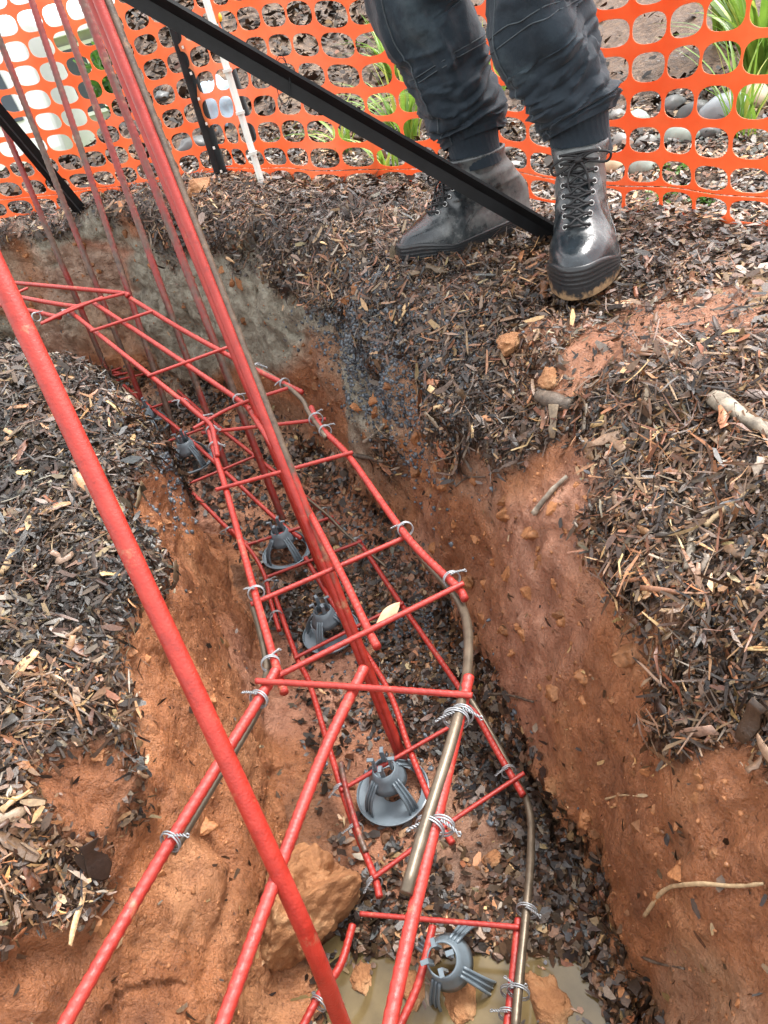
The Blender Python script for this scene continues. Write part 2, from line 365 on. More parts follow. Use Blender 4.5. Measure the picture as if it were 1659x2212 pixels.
Fq = np.stack([idx[:-1, :-1], idx[:-1, 1:], idx[1:, 1:], idx[1:, :-1]], -1).reshape(-1, 4)
if N0 is not None:
    a, b, c = P.reshape(-1, 3)[Fq[nc*5][:3]]
    if np.cross(b-a, c-a)[2] < 0: Fq = Fq[:, ::-1]
trench = mesh_np('trench_ground', P.reshape(-1, 3), Fq, M_clay, smooth=True, cols=zone, attr='zone'); tag(trench, kind='structure')

# outer ground, one sheet out to the horizon, open where the trench is dug
def axis(a, b, step, far, grow=1.16):
    c = list(np.arange(a, b, step)); s = step; x = c[-1]
    while x < far: s *= grow; x += s; c.append(x)
    s = step; x = c[0]; pre = []
    while x > -far: s *= grow; x -= s; pre.append(x)
    return np.array(pre[::-1]+c)
gx = axis(-2.2, 2.0, .022, 150); gy = axis(-.7, 3.4, .022, 150)
X, Y = np.meshgrid(gx, gy)
Zg = G(X, Y)+.006*vnoise(np.stack([X, Y, X*0], -1)*30, 51)-.004
poly = np.concatenate([P[:, 22, :2], P[::-1, -20, :2]])
def inpoly(x, y, poly):
    ins = np.zeros(x.shape, bool); j = len(poly)-1
    for i in range(len(poly)):
        xi, yi = poly[i]; xj, yj = poly[j]
        if yi != yj: ins ^= ((yi > y) != (yj > y)) & (x < (xj-xi)*(y-yi)/(yj-yi)+xi)
        j = i
    return ins
ins = inpoly(X, Y, poly[::3])
id2 = np.arange(X.size).reshape(X.shape)
keep = ~(ins[:-1, :-1] | ins[1:, :-1] | ins[:-1, 1:] | ins[1:, 1:])
F2 = np.stack([id2[:-1, :-1], id2[:-1, 1:], id2[1:, 1:], id2[1:, :-1]], -1)[keep]
tanz = trodden(X, Y)
dist = np.hypot(X, Y)
soil = ss(.65, 1.0, X)*ss(1.95, 2.3, Y)
lawn = ss(5.0, 6.0, Y)*(X < -.12*Y)*1.0+ss(9, 12, dist)
zg = np.stack([tanz, np.clip(lawn, 0, 1), soil], -1).reshape(-1, 3)
ground = mesh_np('ground', np.stack([X, Y, Zg], -1).reshape(-1, 3), F2, M_ground, smooth=True, cols=zg, attr='zone'); tag(ground, kind='structure')

bvh = BVHTree.FromPolygons([tuple(v) for v in P.reshape(-1, 3)[:, :]], [tuple(f) for f in Fq.tolist()])
bvg = BVHTree.FromPolygons([tuple(v) for v in np.stack([X, Y, Zg], -1).reshape(-1, 3)], [tuple(f) for f in F2.tolist()])
def hit(px, py, lift=0.0):
    d = Vector(ray(px, py)).normalized(); best = None
    for b in (bvh, bvg):
        loc, n, i, t = b.ray_cast(Vector(CAM), d)
        if loc is not None and (best is None or t < best[2]): best = (loc, n, t)
    if best is None: return np.array(un(px, py, 0)), np.array([0, 0, 1.])
    n = best[1] if best[1].z > -.2 else -best[1]
    return np.array(best[0])+np.array(n)*lift, np.array(n)
def floor_z(x, y):
    for b in (bvh, bvg):
        loc, n, i, t = b.ray_cast(Vector((x, y, 3)), Vector((0, 0, -1)))
        if loc is not None: return loc.z
    return 0.0

# ------------------------------------------------------------------ loose litter
PAL = np.array([(.030,.018,.012),(.055,.032,.019),(.10,.058,.034),(.17,.098,.055),(.23,.155,.10),(.20,.078,.035),(.34,.16,.075),(.42,.26,.13),(.52,.36,.18),(.060,.062,.062),(.30,.245,.185)])
W_MIX = np.array([.18,.20,.18,.14,.09,.07,.05,.05,.018,.05,.035])
M_dry = mat_chips('dry_wood_chips', .6, .3)
def chips(name, pts, nrm, length, width, colr, lift=.003, tilt=.35, label='', curl=.25):
    n = len(pts); colr = colr*(.5 if name == 'garden_mulch' else 1)*(.42+.66*ss(-.45, .5, vnoise(pts*11, 33)))[:, None]*np.column_stack([np.ones(n), 1-.10*ss(0, .6, vnoise(pts*5, 34)), 1-.22*ss(0, .6, vnoise(pts*5, 34))])
    wl = ((pts[:, 0] < -.2) & (pts[:, 1] > .55) & (pts[:, 1] < 1.5))*ss(-.35, .15, vnoise(pts*4.5, 35)+.35); colr = colr*(1-wl[:, None]*np.array([.50, .42, .34]))
    t = rng.normal(size=(n, 3)); t -= nrm*(t*nrm).sum(1)[:, None]; t /= np.linalg.norm(t, axis=1)[:, None]
    t = t+nrm*rng.normal(scale=tilt, size=n)[:, None]; t /= np.linalg.norm(t, axis=1)[:, None]
    b = np.cross(nrm, t); b += nrm*rng.normal(scale=tilt*1.3, size=n)[:, None]; b -= t*(b*t).sum(1)[:, None]; b /= np.linalg.norm(b, axis=1)[:, None]
    nn = np.cross(t, b)
    c = pts+nrm*(lift*rng.random(n))[:, None]
    us = np.array([-.5, -.5, -.12, .15, .5, .5]); 
    L = length[:, None]; W = width[:, None]
    jit = lambda s: rng.normal(scale=s, size=n)[:, None]
    cb = (rng.normal(scale=curl, size=n)[:, None])*L*.25
    v = []
    for (u, q, e) in ((-.5, -.30, 1), (-.5+.06, .32, 1), (-.05, -.55, 0), (.02, .5, 0), (.5, -.2, 1), (.46, .25, 1)):
        v.append(c+t*L*(u+jit(.05))+b*W*(q*(1+jit(.25)))+nn*cb*e)
    V = np.stack(v, 1).reshape(-1, 3); base = (np.arange(n)*6)[:, None]
    F = np.concatenate([base+np.array([0, 2, 3, 1])[None], base+np.array([2, 4, 5, 3])[None]])
    o = mesh_np(name, V, F, M_dry if name == 'garden_mulch' else M_chips, cols=np.repeat(colr, 6, 0))
    tag(o, kind='stuff'); return o
def pick(n, w=W_MIX):
    i = rng.choice(len(PAL), n, p=w/w.sum()); return np.clip(PAL[i]*rng.uniform(.65, 1.45, (n, 1))*rng.uniform(.92, 1.08, (n, 3)), 0, .8)
area = np.linalg.norm(np.cross(P[1:, :-1]-P[:-1, :-1], P[:-1, 1:]-P[:-1, :-1]), axis=-1)
def sample_trench(n, dens):
    wgt = (area*dens[:-1, :-1]).ravel(); wgt = wgt/wgt.sum()
    k = rng.choice(len(wgt), n, p=wgt); i, j = np.divmod(k, nc-1); u = rng.random((n, 1)); v = rng.random((n, 1))
    p = P[i, j]*(1-u)*(1-v)+P[i+1, j]*u*(1-v)+P[i, j+1]*(1-u)*v+P[i+1, j+1]*u*v
    return p, Nn[i, j], i, j
near = np.clip(1.1/np.maximum(.35, np.linalg.norm(P-CAM, axis=-1)), .25, 1.6)
visible = ss(.06, .16, P[..., 1]+.12*(P[..., 0] > 0))
# fine dark crumbs first, then chips, then the big ones
p, n_, i, j = sample_trench(170000, mulch*near*visible)
rnd = rng.random(len(p)); Ls = .0035+.010*rng.random(len(p))**1.7; chips('mulch', p, n_, Ls, Ls*rng.uniform(.2, .5, len(p)), pick(len(p)), .006, .45)['label'] = 'fine dark bark mulch covering both banks of the trench'
p, n_, i, j = sample_trench(20000, mulch*near*visible)
Ls = (.009+.022*rng.random(len(p))**2.2)*np.clip(np.linalg.norm(p-CAM, axis=1)/.95, .55, 1.1); chips('bark_chips', p, n_, Ls, Ls*rng.uniform(.12, .34, len(p)), pick(len(p), W_MIX*np.array([1,1,1,1,1.2,1,1.2,1.3,1.3,1.3,1.3])), .011, .4)['label'] = 'longer brown and straw coloured bark chips lying on the banks'
p, n_, i, j = sample_trench(11000, mulch*near*visible*(.35+1.3*ss(-.1, .4, vnoise(P*8, 36))))
Ls = .018+.034*rng.random(len(p))**1.6; chips('shredded_bark', p, n_, Ls, .0010+.0026*rng.random(len(p))**1.5, pick(len(p), W_MIX*np.array([.8,1,1.2,1.5,1.5,2,1.6,1.3,1,.3,1])), .014, .32, curl=.6)['label'] = 'long shredded bark fibres tangled over the mulch'
# floor litter: patchy
fl = ss(7.8, 8.4, cc)*(1-ss(10.4, 11.4, cc))
patch = np.clip(.25+.9*ss(-.15, .3, vnoise(P*7+2, 61))+.6*ss(8.8, 10, cc)*(s_ < 5)-.95*ss(2.9, 3.4, s_)*(1-ss(5.0, 5.6, s_))*(1-ss(8.9, 9.5, cc+.5*vnoise(P*12, 62))), .05, 1)
p, n_, i, j = sample_trench(24000, fl*patch*near*visible*(P[..., 2] > -.478))
Ls = .004+.017*rng.random(len(p))**1.8; chips('trench_litter', p, n_, Ls, Ls*rng.uniform(.3, .7, len(p)), pick(len(p), W_MIX*np.array([2,2,1.5,1,.6,1.1,.8,.6,.6,1.4,.5])), .007, .4)['label'] = 'dark crumbs and small wood chips on the trench floor'
p, n_, i, j = sample_trench(3200, (fl*patch+.05*wall+.1*(1-mulch))*near*visible)
Ls = .004+.012*rng.random(len(p))**2; chips('wood_splinters', p, n_, Ls, Ls*rng.uniform(.2, .5, len(p)), pick(len(p), W_MIX*np.array([.6,.6,.6,1,1,1,1,3,4,.4,1])), .005, .5)['label'] = 'pale splinters scattered on clay walls and floor'
# ground chips
gxy = rng.uniform((-1.6, .3), (1.3, 2.6), (170000, 2))
gi = ~inpoly(gxy[:, 0], gxy[:, 1], poly[::6]); gxy = gxy[gi]
bt = trodden(gxy[:, 0], gxy[:, 1])
gxy = gxy[(rng.random(len(gxy)) >.85*bt) & (rng.random(len(gxy)) > .95*ss(.65, .95, gxy[:, 0])*ss(1.95, 2.2, gxy[:, 1]))]
# only inside a generous view wedge
az = np.arctan2(gxy[:, 0], gxy[:, 1]); gxy = gxy[(az > -.75) & (az < 1.1) & (np.hypot(gxy[:, 0], gxy[:, 1]) < 2.9)]
dd = np.hypot(gxy[:, 0], gxy[:, 1]); gxy = gxy[rng.random(len(gxy)) < np.clip(1.5/dd, .4, 1)]
gz = G(gxy[:, 0], gxy[:, 1]); gp = np.column_stack([gxy, gz]); gn = np.tile([0, 0, 1.], (len(gp), 1))
Ls = .006+.020*rng.random(len(gp))**2; chips('ground_mulch', gp, gn, Ls, Ls*rng.uniform(.2, .5, len(gp)), pick(len(gp), W_MIX*np.array([.8,.9,1,1.1,1.5,1.5,1.4,1.2,.9,.7,2.2])), .008, .3)['label'] = 'matted pale bark mulch on the level ground around the boots'
# coarse mulch beyond the fence
q = rng.uniform((-3, 1.6), (4, 7.0), (90000, 2)); q = q[~inpoly(q[:, 0], q[:, 1], poly[::6])]; fb = np.interp(q[:, 0], [-1.2, -.77, -.43, -.15, 0, .22, .44, .58, .65, .69, 4], [2.5, 2.32, 2.23, 2.07, 1.9, 1.7, 1.56, 1.34, 1.2, 1.04, 1.0]); q = q[q[:, 1] > fb]; dd = np.hypot(q[:, 0], q[:, 1]); az = np.arctan2(q[:, 0], q[:, 1])
q = q[(az > -.5) & (az < .85) & (rng.random(len(q)) < np.clip((2.6/dd)**1.5, .1, 1)) & ~((q[:, 0] < -.12*q[:, 1]) & (q[:, 1] > 5.2)) & (rng.random(len(q)) > .9*ss(.7, 1.1, q[:, 0])*ss(2.0, 2.3, q[:, 1]))]
gp = np.column_stack([q, G(q[:, 0], q[:, 1])]); dd = np.hypot(q[:, 0], q[:, 1])
Ls = (.010+.024*rng.random(len(gp))**2)*np.clip(dd/2.2, .8, 2.5); chips('garden_mulch', gp, np.tile([0, 0, 1.], (len(gp), 1)), Ls, Ls*rng.uniform(.3, .7, len(gp)), pick(len(gp), W_MIX*np.array([1,1.2,1.6,2,1.8,.8,1.2,1,.3,.2,.5])), .02, .5)['label'] = 'coarse brown bark mulch on the garden bed behind the orange net'
# gravel: blue grey crushed stone in two patches, red crumbs on walls
def crumbs(name, p, n_, size, colr, mat, label):
    V0, F0 = ico(1); k = len(p); Vs = V0[None]*(1+.42*rng.uniform(-1,1,size=(k, len(V0), 1)))*rng.uniform(.55, 1.2, (k, 1, 3))*size[:, None, None]
    V = (Vs+p[:, None]+(n_*size[:, None]*.05)[:, None]).reshape(-1, 3); F = (np.array(F0)[None]+(np.arange(k)*len(V0))[:, None, None]).reshape(-1, 3)
    o = mesh_np(name, V, F, mat, cols=np.repeat(colr, len(V0), 0)); tag(o, kind='stuff'); o['label'] = label
g1 = np.exp(-(((s_-6.0)/.55)**2+((cc-13.6)/1.0)**2))+.5*np.exp(-(((s_-5.9)/.6)**2+((cc-3.9)/.8)**2))+.25*np.exp(-(((s_-5.0)/.9)**2+((cc-9.7)/.8)**2))
p, n_, i, j = sample_trench(12000, g1*(vnoise(P*9, 71)*.5+.7)*near*visible)
crumbs('gravel', p, n_, .0012+.0040*rng.random(len(p))**2, np.array([.085, .10, .115])*rng.uniform(.3, 1.8, (len(p), 1)), M_gravel, 'wet blue grey gravel spilling down the trench sides')
p, n_, i, j = sample_trench(300, (wall*.35+fl*.7+ss(11, 12, cc)*(1-ss(14.5, 15.5, cc))*.5)*(1-mulch*.6)*near*visible)
cr = np.array([.30, .125, .05])*rng.uniform(.6, 1.15, (len(p), 1))
crumbs('clay_crumbs', p, n_, .0008+.0028*rng.random(len(p))**3, cr, M_chips, 'small crumbs of orange clay on the trench walls and floor')

def clods(name, n, dens, lo, hi, col, label, sub=3, sink=.1):
    V0c, F0c = ico(sub); V0c = np.array(V0c); p, n_, i, j = sample_trench(n, dens); k_ = len(p); sz = lo+(hi-lo)*rng.random(k_)**2.2; Vc = []
    for q in range(k_):
        u_ = V0c*(1+.38*vnoise(V0c*1.6+q*3.1, 5)+.16*vnoise(V0c*3.6+q, 6))[:, None]
        for _ in range(7):
            d_ = rng.normal(size=3); d_ /= np.linalg.norm(d_); u_ = u_-np.maximum(0, u_@d_-rng.uniform(.45, .8))[:, None]*d_*.95
        u_ = u_*(1+.07*vnoise(u_*8+q, 7)+.05*vnoise(u_*17+q, 8))[:, None]
        Vc.append(u_*sz[q]*rng.uniform(.7, 1.25, 3)+p[q]+n_[q]*sz[q]*sink)
    Fc = (np.array(F0c)[None]+(np.arange(k_)*len(V0c))[:, None, None]).reshape(-1, 3)
    cl_ = np.array(col)*rng.uniform(.6, 1.25, (k_, 1))
    o = mesh_np(name, np.concatenate(Vc), Fc, M_crumb, cols=np.repeat(cl_, len(V0c), 0)); tag(o, kind='stuff'); o['label'] = label
M_crumb = mat_chips('crumbly_soil', .62, .35)
clods('soil_crumbs', 420, (fl*(.3+ss(8.8, 9.6, cc))*(1-.6*(s_ > 6)))*near*visible, .0022, .009, (.20, .095, .045), 'brown crumbly soil lumps among the litter on the trench floor')
clods('clay_clods', 300, (np.exp(-((cc-br+.9)/.7)**2)+.5*np.exp(-((cc-bl-.8)/.6)**2)+.02*wall)*near*visible, .004, .016, (.33, .14, .055), 'broken clay lumps standing out of the trench walls below the mulch', 4, -.25)
clods('clay_grit', 2600, (wall+.6*fl)*(1-mulch)*near*visible, .0008, .0038, (.36, .155, .065), 'fine clay grit stuck to the trench walls', 1, .0)

# single clods, bark pieces, sticks and leaves
M_clod = NT('clay_clod'); _v = M_clod.coord(); _m = M_clod.noise(_v, 22, 6, .65)
M_clod = M_clod.set(Base_Color=M_clod.ramp(_m, [(.3, (.22, .09, .035)), (.5, (.38, .17, .068)), (.72, (.52, .30, .15))]), Roughness=.6, Normal=M_clod.bump(M_clod.noise(_v, 150, 6, .75), .004, 1.0, M_clod.bump(_m, .010, .8)))
o = rock('clay_lump', hit(672, 1985)[0]+np.array([.0, .015, .012]), (.074, .058, .102), M_clod, 3, 6, .36, 1.9, .4, fine=.045, tilt=.35, cuts=8); tag(o, 'largest ochre clay lump fallen at the foot of the left wall beside the puddle', 'clay lump')
for (px, py, s, lb) in [(1112, 738, .022, 'orange clay clod pressed into the mulch just below the front boot'), (1188, 822, .018, 'smooth orange clay clod beside dark bark on the right bank'),
                        (488, 905+10, .012, 'red clay clod on the trench floor beneath the bent bars'), (612, 2, .0, ''), (433, 408, .034, 'brown soil clod at the foot of the black picket'), (880, 1035, .0, ''),
                        (1195, 1690, .012, 'brown clay clod on the floor by the right wall'), (1060, 1860, .013, 'tan clay clod near the puddle on the trench floor')]:
    if s:
        h, n_ = hit(px, py); o = rock('clay_clod', h+n_*s*.05, (s*1.25, s, s*.8), M_clod, int(px), 5, .3, 1.7, px*.3, fine=.03, cuts=13); tag(o, lb, 'clod', 'clods of clay')
M_bark = plain('old_bark', (.10, .075, .055), .5, .7, 90, .003); M_bark2 = plain('pale_twig_bark', (.42, .30, .17), .5, .35, 120, .001); M_bark3 = plain('grey_branch_bark', (.30, .25, .19), .5, .6, 60, .003)
def stick(pts, r, mat, name, label, cat, lift=1.0, taper=.6):
    Q = [hit(a, b, r*lift)[0] for a, b in pts]; C_ = crom(Q, 10); k = len(C_)
    rr = r*np.linspace(1, taper, k)*(1+.18*vnoise(np.column_stack([np.arange(k)*.35, np.full(k, pts[0][0]*1.0), np.zeros(k)])))
    C_ = C_+.15*r*np.column_stack([vnoise(C_*60, 3), vnoise(C_*60, 4), vnoise(C_*60, 5)])
    mb = MB(); tube(mb, C_, rr, 8); o = mb.build(name, mat); tag(o, label, cat); return o
stick([(1395, 1975), (1440, 1925), (1500, 1912), (1590, 1912), (1655, 1907)], .0022, M_bark2, 'twig', 'pale bent twig lying across the orange clay slope at lower right', 'twig')
stick([(1310, 1725), (1345, 1718), (1390, 1722)], .0013, M_bark2, 'twig', 'short orange root sticking to the clay wall in the middle right', 'twig')
stick([(1330, 2030), (1400, 2070), (1480, 2090)], .0018, M_bark, 'twig', 'thin brown twig low on the clay slope under the bent twig', 'twig')
stick([(1495, 512), (1550, 540), (1620, 582)], .0028, M_bark2, 'bark_strip', 'orange brown bark strip on the mulch right of the front boot', 'bark')
stick([(1545, 868), (1600, 905), (1670, 950)], .010, M_bark3, 'branch', 'thick grey branch half buried in the right bank', 'branch', .5)
stick([(1525, 1140), (1590, 1085), (1670, 1030)], .0032, M_bark2, 'branch', 'straight tan stick on the right bank near the picture edge', 'branch')
stick([(1490, 1235), (1500, 1150), (1480, 1090)], .0045, M_bark3, 'bark_strip', 'upright grey brown bark strip on the right bank', 'bark', .7, .4)
stick([(1160, 1110), (1195, 1065), (1230, 1030)], .004, M_bark3, 'bark_strip', 'long khaki bark sliver above the orange clay', 'bark')
stick([(985, 1050), (1010, 1032), (1050, 1030)], .0018, M_bark, 'root', 'thin black root end poking from the orange wall', 'root')
stick([(1055, 1500), (1100, 1500), (1155, 1515)], .0022, M_bark, 'root', 'dark root lying over the right foot of the trench wall', 'root')
stick([(760, 980), (795, 985), (832, 995)], .0065, M_bark, 'wood_piece', 'dark split wood piece behind the upper mesh on the right wall', 'wood')
stick([(790, 955), (815, 935), (835, 915)], .004, M_bark3, 'wood_piece', 'grey split wood piece leaning above the dark one', 'wood')
stick([(1170, 862), (1200, 872), (1235, 880)], .011, M_bark, 'bark_piece', 'chunky black bark piece beside the orange clod on the right bank', 'bark', .6, .8)
stick([(960, 1555), (1040, 1570)], .002, M_bark3, 'twig', 'short grey twig on the floor under the near mesh', 'twig')
def leafmesh(c, t, nrm, L, W, seed):
    t = t/np.linalg.norm(t); b = np.cross(nrm, t); b /= np.linalg.norm(b); V = []; F = []
    for i, u in enumerate(np.linspace(-.5, .5, 9)):
        wd = W*(max(0, 1-(2*u)**2))**.7*.5; bend = .12*L*(u*u)
        for k, q in enumerate((-1, 0, 1)): V.append(c+t*L*u+b*wd*q*(1+.1*math.sin(9*u+seed))+nrm*(bend+(.0018 if q else 0)))
    for i in range(8):
        for k in range(2): a = i*3+k; F.append([a, a+1, a+4, a+3])
    return np.array(V), F
M_leaf = plain('dry_leaf', (.62, .40, .24), .45, .25, 80, .0006)
V, F = leafmesh(ud(838, 1330, .765), rt*.7+up*.75, np.array([.1, -.5, .85]), .038, .014, 1)
o = mesh_np('dry_leaf', V, F, M_leaf, smooth=True); o.modifiers.new('t', 'SOLIDIFY').thickness = .0005; tag(o, 'pale dry leaf resting on the red cross bar', 'leaf')

# big individual flakes on the banks, thick pieces (one scattered stuff mesh)
def hero(nm, n, dens, label, lo=.014, hi=.044):
    p, n_, i, j = sample_trench(n, dens); mb_V = []; mb_F = []; cols = []
    for q in range(n):
        nn = n_[q]; t = rng.normal(size=3); t -= nn*(t@nn); t += nn*rng.normal(scale=.25); t /= np.linalg.norm(t); b = np.cross(nn, t); b /= np.linalg.norm(b); nn2 = np.cross(t, b)
        L = lo+(hi-lo)*rng.random()**2; Wd = L*rng.uniform(.12, .38); Th = rng.uniform(.0004, .0011); c = p[q]+nn*rng.uniform(.002, .010); ns = 5; base = len(mb_V)
        bend = rng.normal(scale=.12)
        for k, u in enumerate(np.linspace(-.5, .5, ns)):
            wd = Wd*(1-.55*rng.random()*abs(2*u)**2)*(1+rng.normal(scale=.22)); sh = rng.normal(scale=.12)*Wd
            for (a_, e_) in ((-.5, 0), (.5, 0), (.45, 1), (-.45, 1)):
                mb_V.append(c+t*L*(u+rng.normal(scale=.025))+b*(wd*a_+sh)+nn2*(Th*e_+bend*L*(2*u)**2*.5))
        for k in range(ns-1):
            for a_ in range(4): b_ = (a_+1) % 4; mb_F.append([base+k*4+a_, base+k*4+b_, base+(k+1)*4+b_, base+(k+1)*4+a_])
        mb_F.append([base+3, base+2, base+1, base]); mb_F.append([base+(ns-1)*4+a_ for a_ in range(4)])
        cols += [pick(1, W_MIX*np.array([.5,.6,.8,1,1.4,1.4,1.6,2.0,2.2,.7,1.6]))[0]]*(ns*4)
    o = mesh_np(nm, np.array(mb_V), np.array(mb_F), M_chips, cols=np.array(cols)); tag(o, kind='stuff'); o['label'] = label
hero('bark_flakes', 1500, mulch*near*visible*(.3+.7*(s_ < 6)), 'large weathered bark flakes on top of the banks')

# ------------------------------------------------------------------ puddle
k = NT('muddy_water'); v = k.coord()
M_water = k.set(Base_Color=k.ramp(k.noise(v, 14), [(.35, (.09, .062, .027)), (.65, (.165, .12, .055))]), Roughness=.08, Specular_IOR_Level=.3)
c0 = un(960, 2230, -.48)[:2]; V = [[c0[0], c0[1], -.4755]]; nn_ = 48
for a in range(nn_):
    t = a*2*math.pi/nn_; V.append([c0[0]+.24*math.cos(t), c0[1]-.04+.19*math.sin(t), -.4755])
o = mesh_np('puddle', np.array(V), [[0, 1+a, 1+(a+1) % nn_] for a in range(nn_)], M_water); tag(o, kind='structure')

q = np.column_stack([c0[0]+rng.uniform(-.24, .2, 900), c0[1]-.06+rng.uniform(-.05, .17, 900)]); q = q[vnoise(np.column_stack([q*26, q[:, 0]*0]), 77) > .05]
chips('floating_litter', np.column_stack([q, np.full(len(q), -.4752)]), np.tile([0, 0, 1.], (len(q), 1)), .004+.012*rng.random(len(q))**2, .002+.004*rng.random(len(q)), pick(len(q)), .002, .12)['label'] = 'bits of bark floating on the muddy puddle'
for (px, py, sx_) in [(1010, 2175, .017), (905, 2150, .014), (1190, 2195, .02), (790, 2120, .012)]:
    h, n_ = hit(px, py); o = rock('mud_clod', (h[0], h[1], -.478), (sx_*1.6, sx_*1.2, sx_*.7), M_clod, px, 5, .3, 1.9, px*.3, fine=.05, cuts=5)
    tag(o, {1010: 'orange clod in the puddle right of the tipped chair', 905: 'orange clod in the puddle below the tipped chair', 1190: 'largest wet clod at the right shore of the puddle', 790: 'small clod at the left shore of the puddle'}[px], 'clod', 'clods of clay')
# ------------------------------------------------------------------ reinforcement
def ribbed(P_, r, step=.0018, sides=10, pitch=.0085, amp=.095):
    P_ = resample(P_, step); mb = MB()
    tube(mb, P_, r, sides, rfun=lambda s, a: 1-amp*.5+amp*np.clip(1.6*np.sin(2*math.pi*s/pitch+np.where(np.sin(a) > 0, 1, -1)*1.1*np.cos(a)), -.2, 1)*np.abs(np.sin(a))**.5)
    return mb
def bar(parent, name, P_, r=.0048, mat=None, ribs=True, step=.0018, sides=10):
    P_ = [np.asarray(p, float) for p in P_]
    C_ = crom(P_, 12) if len(P_) > 2 else np.array(P_)
    if ribs: mb = ribbed(C_, r, step, sides)
    else:
        C_ = resample(C_, .012); C_ = C_+.0006*np.column_stack([vnoise(C_*25, 1), vnoise(C_*25, 2), vnoise(C_*25, 3)]); mb = MB(); tube(mb, C_, r*(1+.06*vnoise(C_*70, 9)), 10)
    return mb.build(name, mat or M_red, parent)
def tie(parent, p, d, r=.0085, seed=0, tail=.019, name='wire_tie', mat=None):
    """a loop of wire twisted round a bar at p (bar direction d)"""
    rs = np.random.default_rng(seed+11); p = np.asarray(p, float); d = np.asarray(d, float); d /= np.linalg.norm(d)
    a = np.cross(d, [0, 0, 1.]); a /= np.linalg.norm(a); b = np.cross(d, a); mb = MB()
    for off in (0, .0022):
        ang = np.linspace(0, 2*math.pi*1.05, 20)+rs.random(); L = p+a*np.cos(ang)[:, None]*r*1.15+b*np.sin(ang)[:, None]*r+d*(off+.003*np.sin(ang*1.0)+.0008)[:, None] if False else p+a*(np.cos(ang)*r*1.15)[:, None]+b*(np.sin(ang)*r)[:, None]+d*(off+.003*np.sin(ang))[:, None]
        tube(mb, L, .0008, 5)
    t = np.linspace(0, 1, 26); dirv = a*rs.choice([-1, 1])*.8+d*rs.normal(scale=.5)+np.array([0, 0, .35*rs.random()-.1]); dirv /= np.linalg.norm(dirv)
    u = np.cross(dirv, [0, 0, 1.]); u /= np.linalg.norm(u); v2 = np.cross(dirv, u); st = p+np.array([0, 0, r*.8])
    for ph in (0, math.pi):
        H = st+dirv*(t*tail)[:, None]+u*(np.cos(t*22+ph)*.0009)[:, None]+v2*(np.sin(t*22+ph)*.0009)[:, None]+np.array([0, 0, -1.])*((t**2)*.006)[:, None]
        H[-3:] += u*(.0015*math.cos(ph)); tube(mb, H, .00065, 5)
    return mb.build(name, mat or M_wire, parent)
def sheet(label, z, rails, crosses, ties=(), r=.0048, rc=.0032, group='red reinforcement mesh sheets', rz=None, mat=None):
    t = thing('reinforcement_mesh', label, 'steel mesh', unt(*rails[0][0][:2], z), group)
    for ra in rails: bar(t, 'longitudinal_bar', [unt(q[0], q[1], z+(q[2] if len(q) > 2 else 0)) for q in ra], r, mat)
    for cr in crosses: bar(t, 'cross_bar', [unt(q[0], q[1], z+(q[2] if len(q) > 2 else r+rc*.6)) for q in cr], rc, mat, sides=8, step=.0022)
    for k, q in enumerate(ties): a = unt(q[0], q[1], z+(q[4] if len(q) > 4 else 0)); b = unt(q[2], q[3], z+(q[4] if len(q) > 4 else 0)); tie(t, a, b-a, seed=int(q[0]))
    return t
ZT, ZN, ZB = -.10, -.086, -.415
sheet('middle upper mesh sheet with three ribbed red bars in the centre of the trench', ZT,
      [[(446, 905), (466, 985), (488, 1057), (555, 1297), (601, 1455), (614, 1496)], [(536, 880, -.004), (620, 1017), (730, 1225), (795, 1360), (815, 1398)], [(672, 880), (695, 925), (754, 986), (878, 1158), (985, 1266), (1004, 1294)]],
      [[(436, 935, -.008), (704, 905, -.008)], [(466, 1058), (762, 977)], [(542, 1306, -.007), (884, 1157, -.007)], [(581, 1470), (1001, 1260)]],
      [(458, 930, 470, 985), (464, 965, 475, 1010), (553, 1280, 560, 1310), (584, 1432, 592, 1465), (875, 1142, 890, 1165), (975, 1250, 985, 1262), (702, 930, 712, 944)])
sheet('far upper mesh sheet with rain wet bars leading to the corner of the trench', ZT,
      [[(150, 672), (325, 812), (395, 868), (452, 914)], [(203, 655), (350, 752), (512, 862), (541, 886)], [(283, 645), (400, 716), (540, 792), (653, 848)]],
      [[(195, 716), (330, 672)], [(318, 813), (492, 750)], [(417, 926), (505, 878), (622, 838)]],
      [(395, 872, 410, 885), (440, 908, 450, 915), (556, 795, 570, 803), (614, 828, 625, 834), (515, 862, 523, 872), (154, 676, 164, 684)])
sheet('farthest upper mesh sheet crossing the left corner of the trench', ZT+.005,
      [[(-20, 606), (130, 620), (262, 633), (275, 640)], [(-20, 630), (60, 645), (120, 656), (178, 664)], [(-20, 655), (50, 668), (130, 686)]],
      [[(88, 700), (150, 672), (222, 642)], [(90, 698), (170, 660), (268, 634)], [(38, 632), (60, 622)]],
      [(78, 684, 95, 687), (140, 676, 155, 670)])
sheet('nearest upper mesh sheet with three thick red bars running to the bottom left', ZN,
      [[(597, 1447), (560, 1510), (350, 1848), (140, 2212), (100, 2280)], [(787, 1443), (700, 1625), (600, 1885), (480, 2212), (455, 2280)], [(1013, 1462), (960, 1695), (895, 1965), (838, 2230)]],
      [[(553, 1471), (785, 1485), (1020, 1502)]],
      [(560, 1508, 545, 1535), (370, 1815, 355, 1840), (1000, 1540, 995, 1560), (955, 1780, 950, 1810)], r=.0055, rc=.0032)
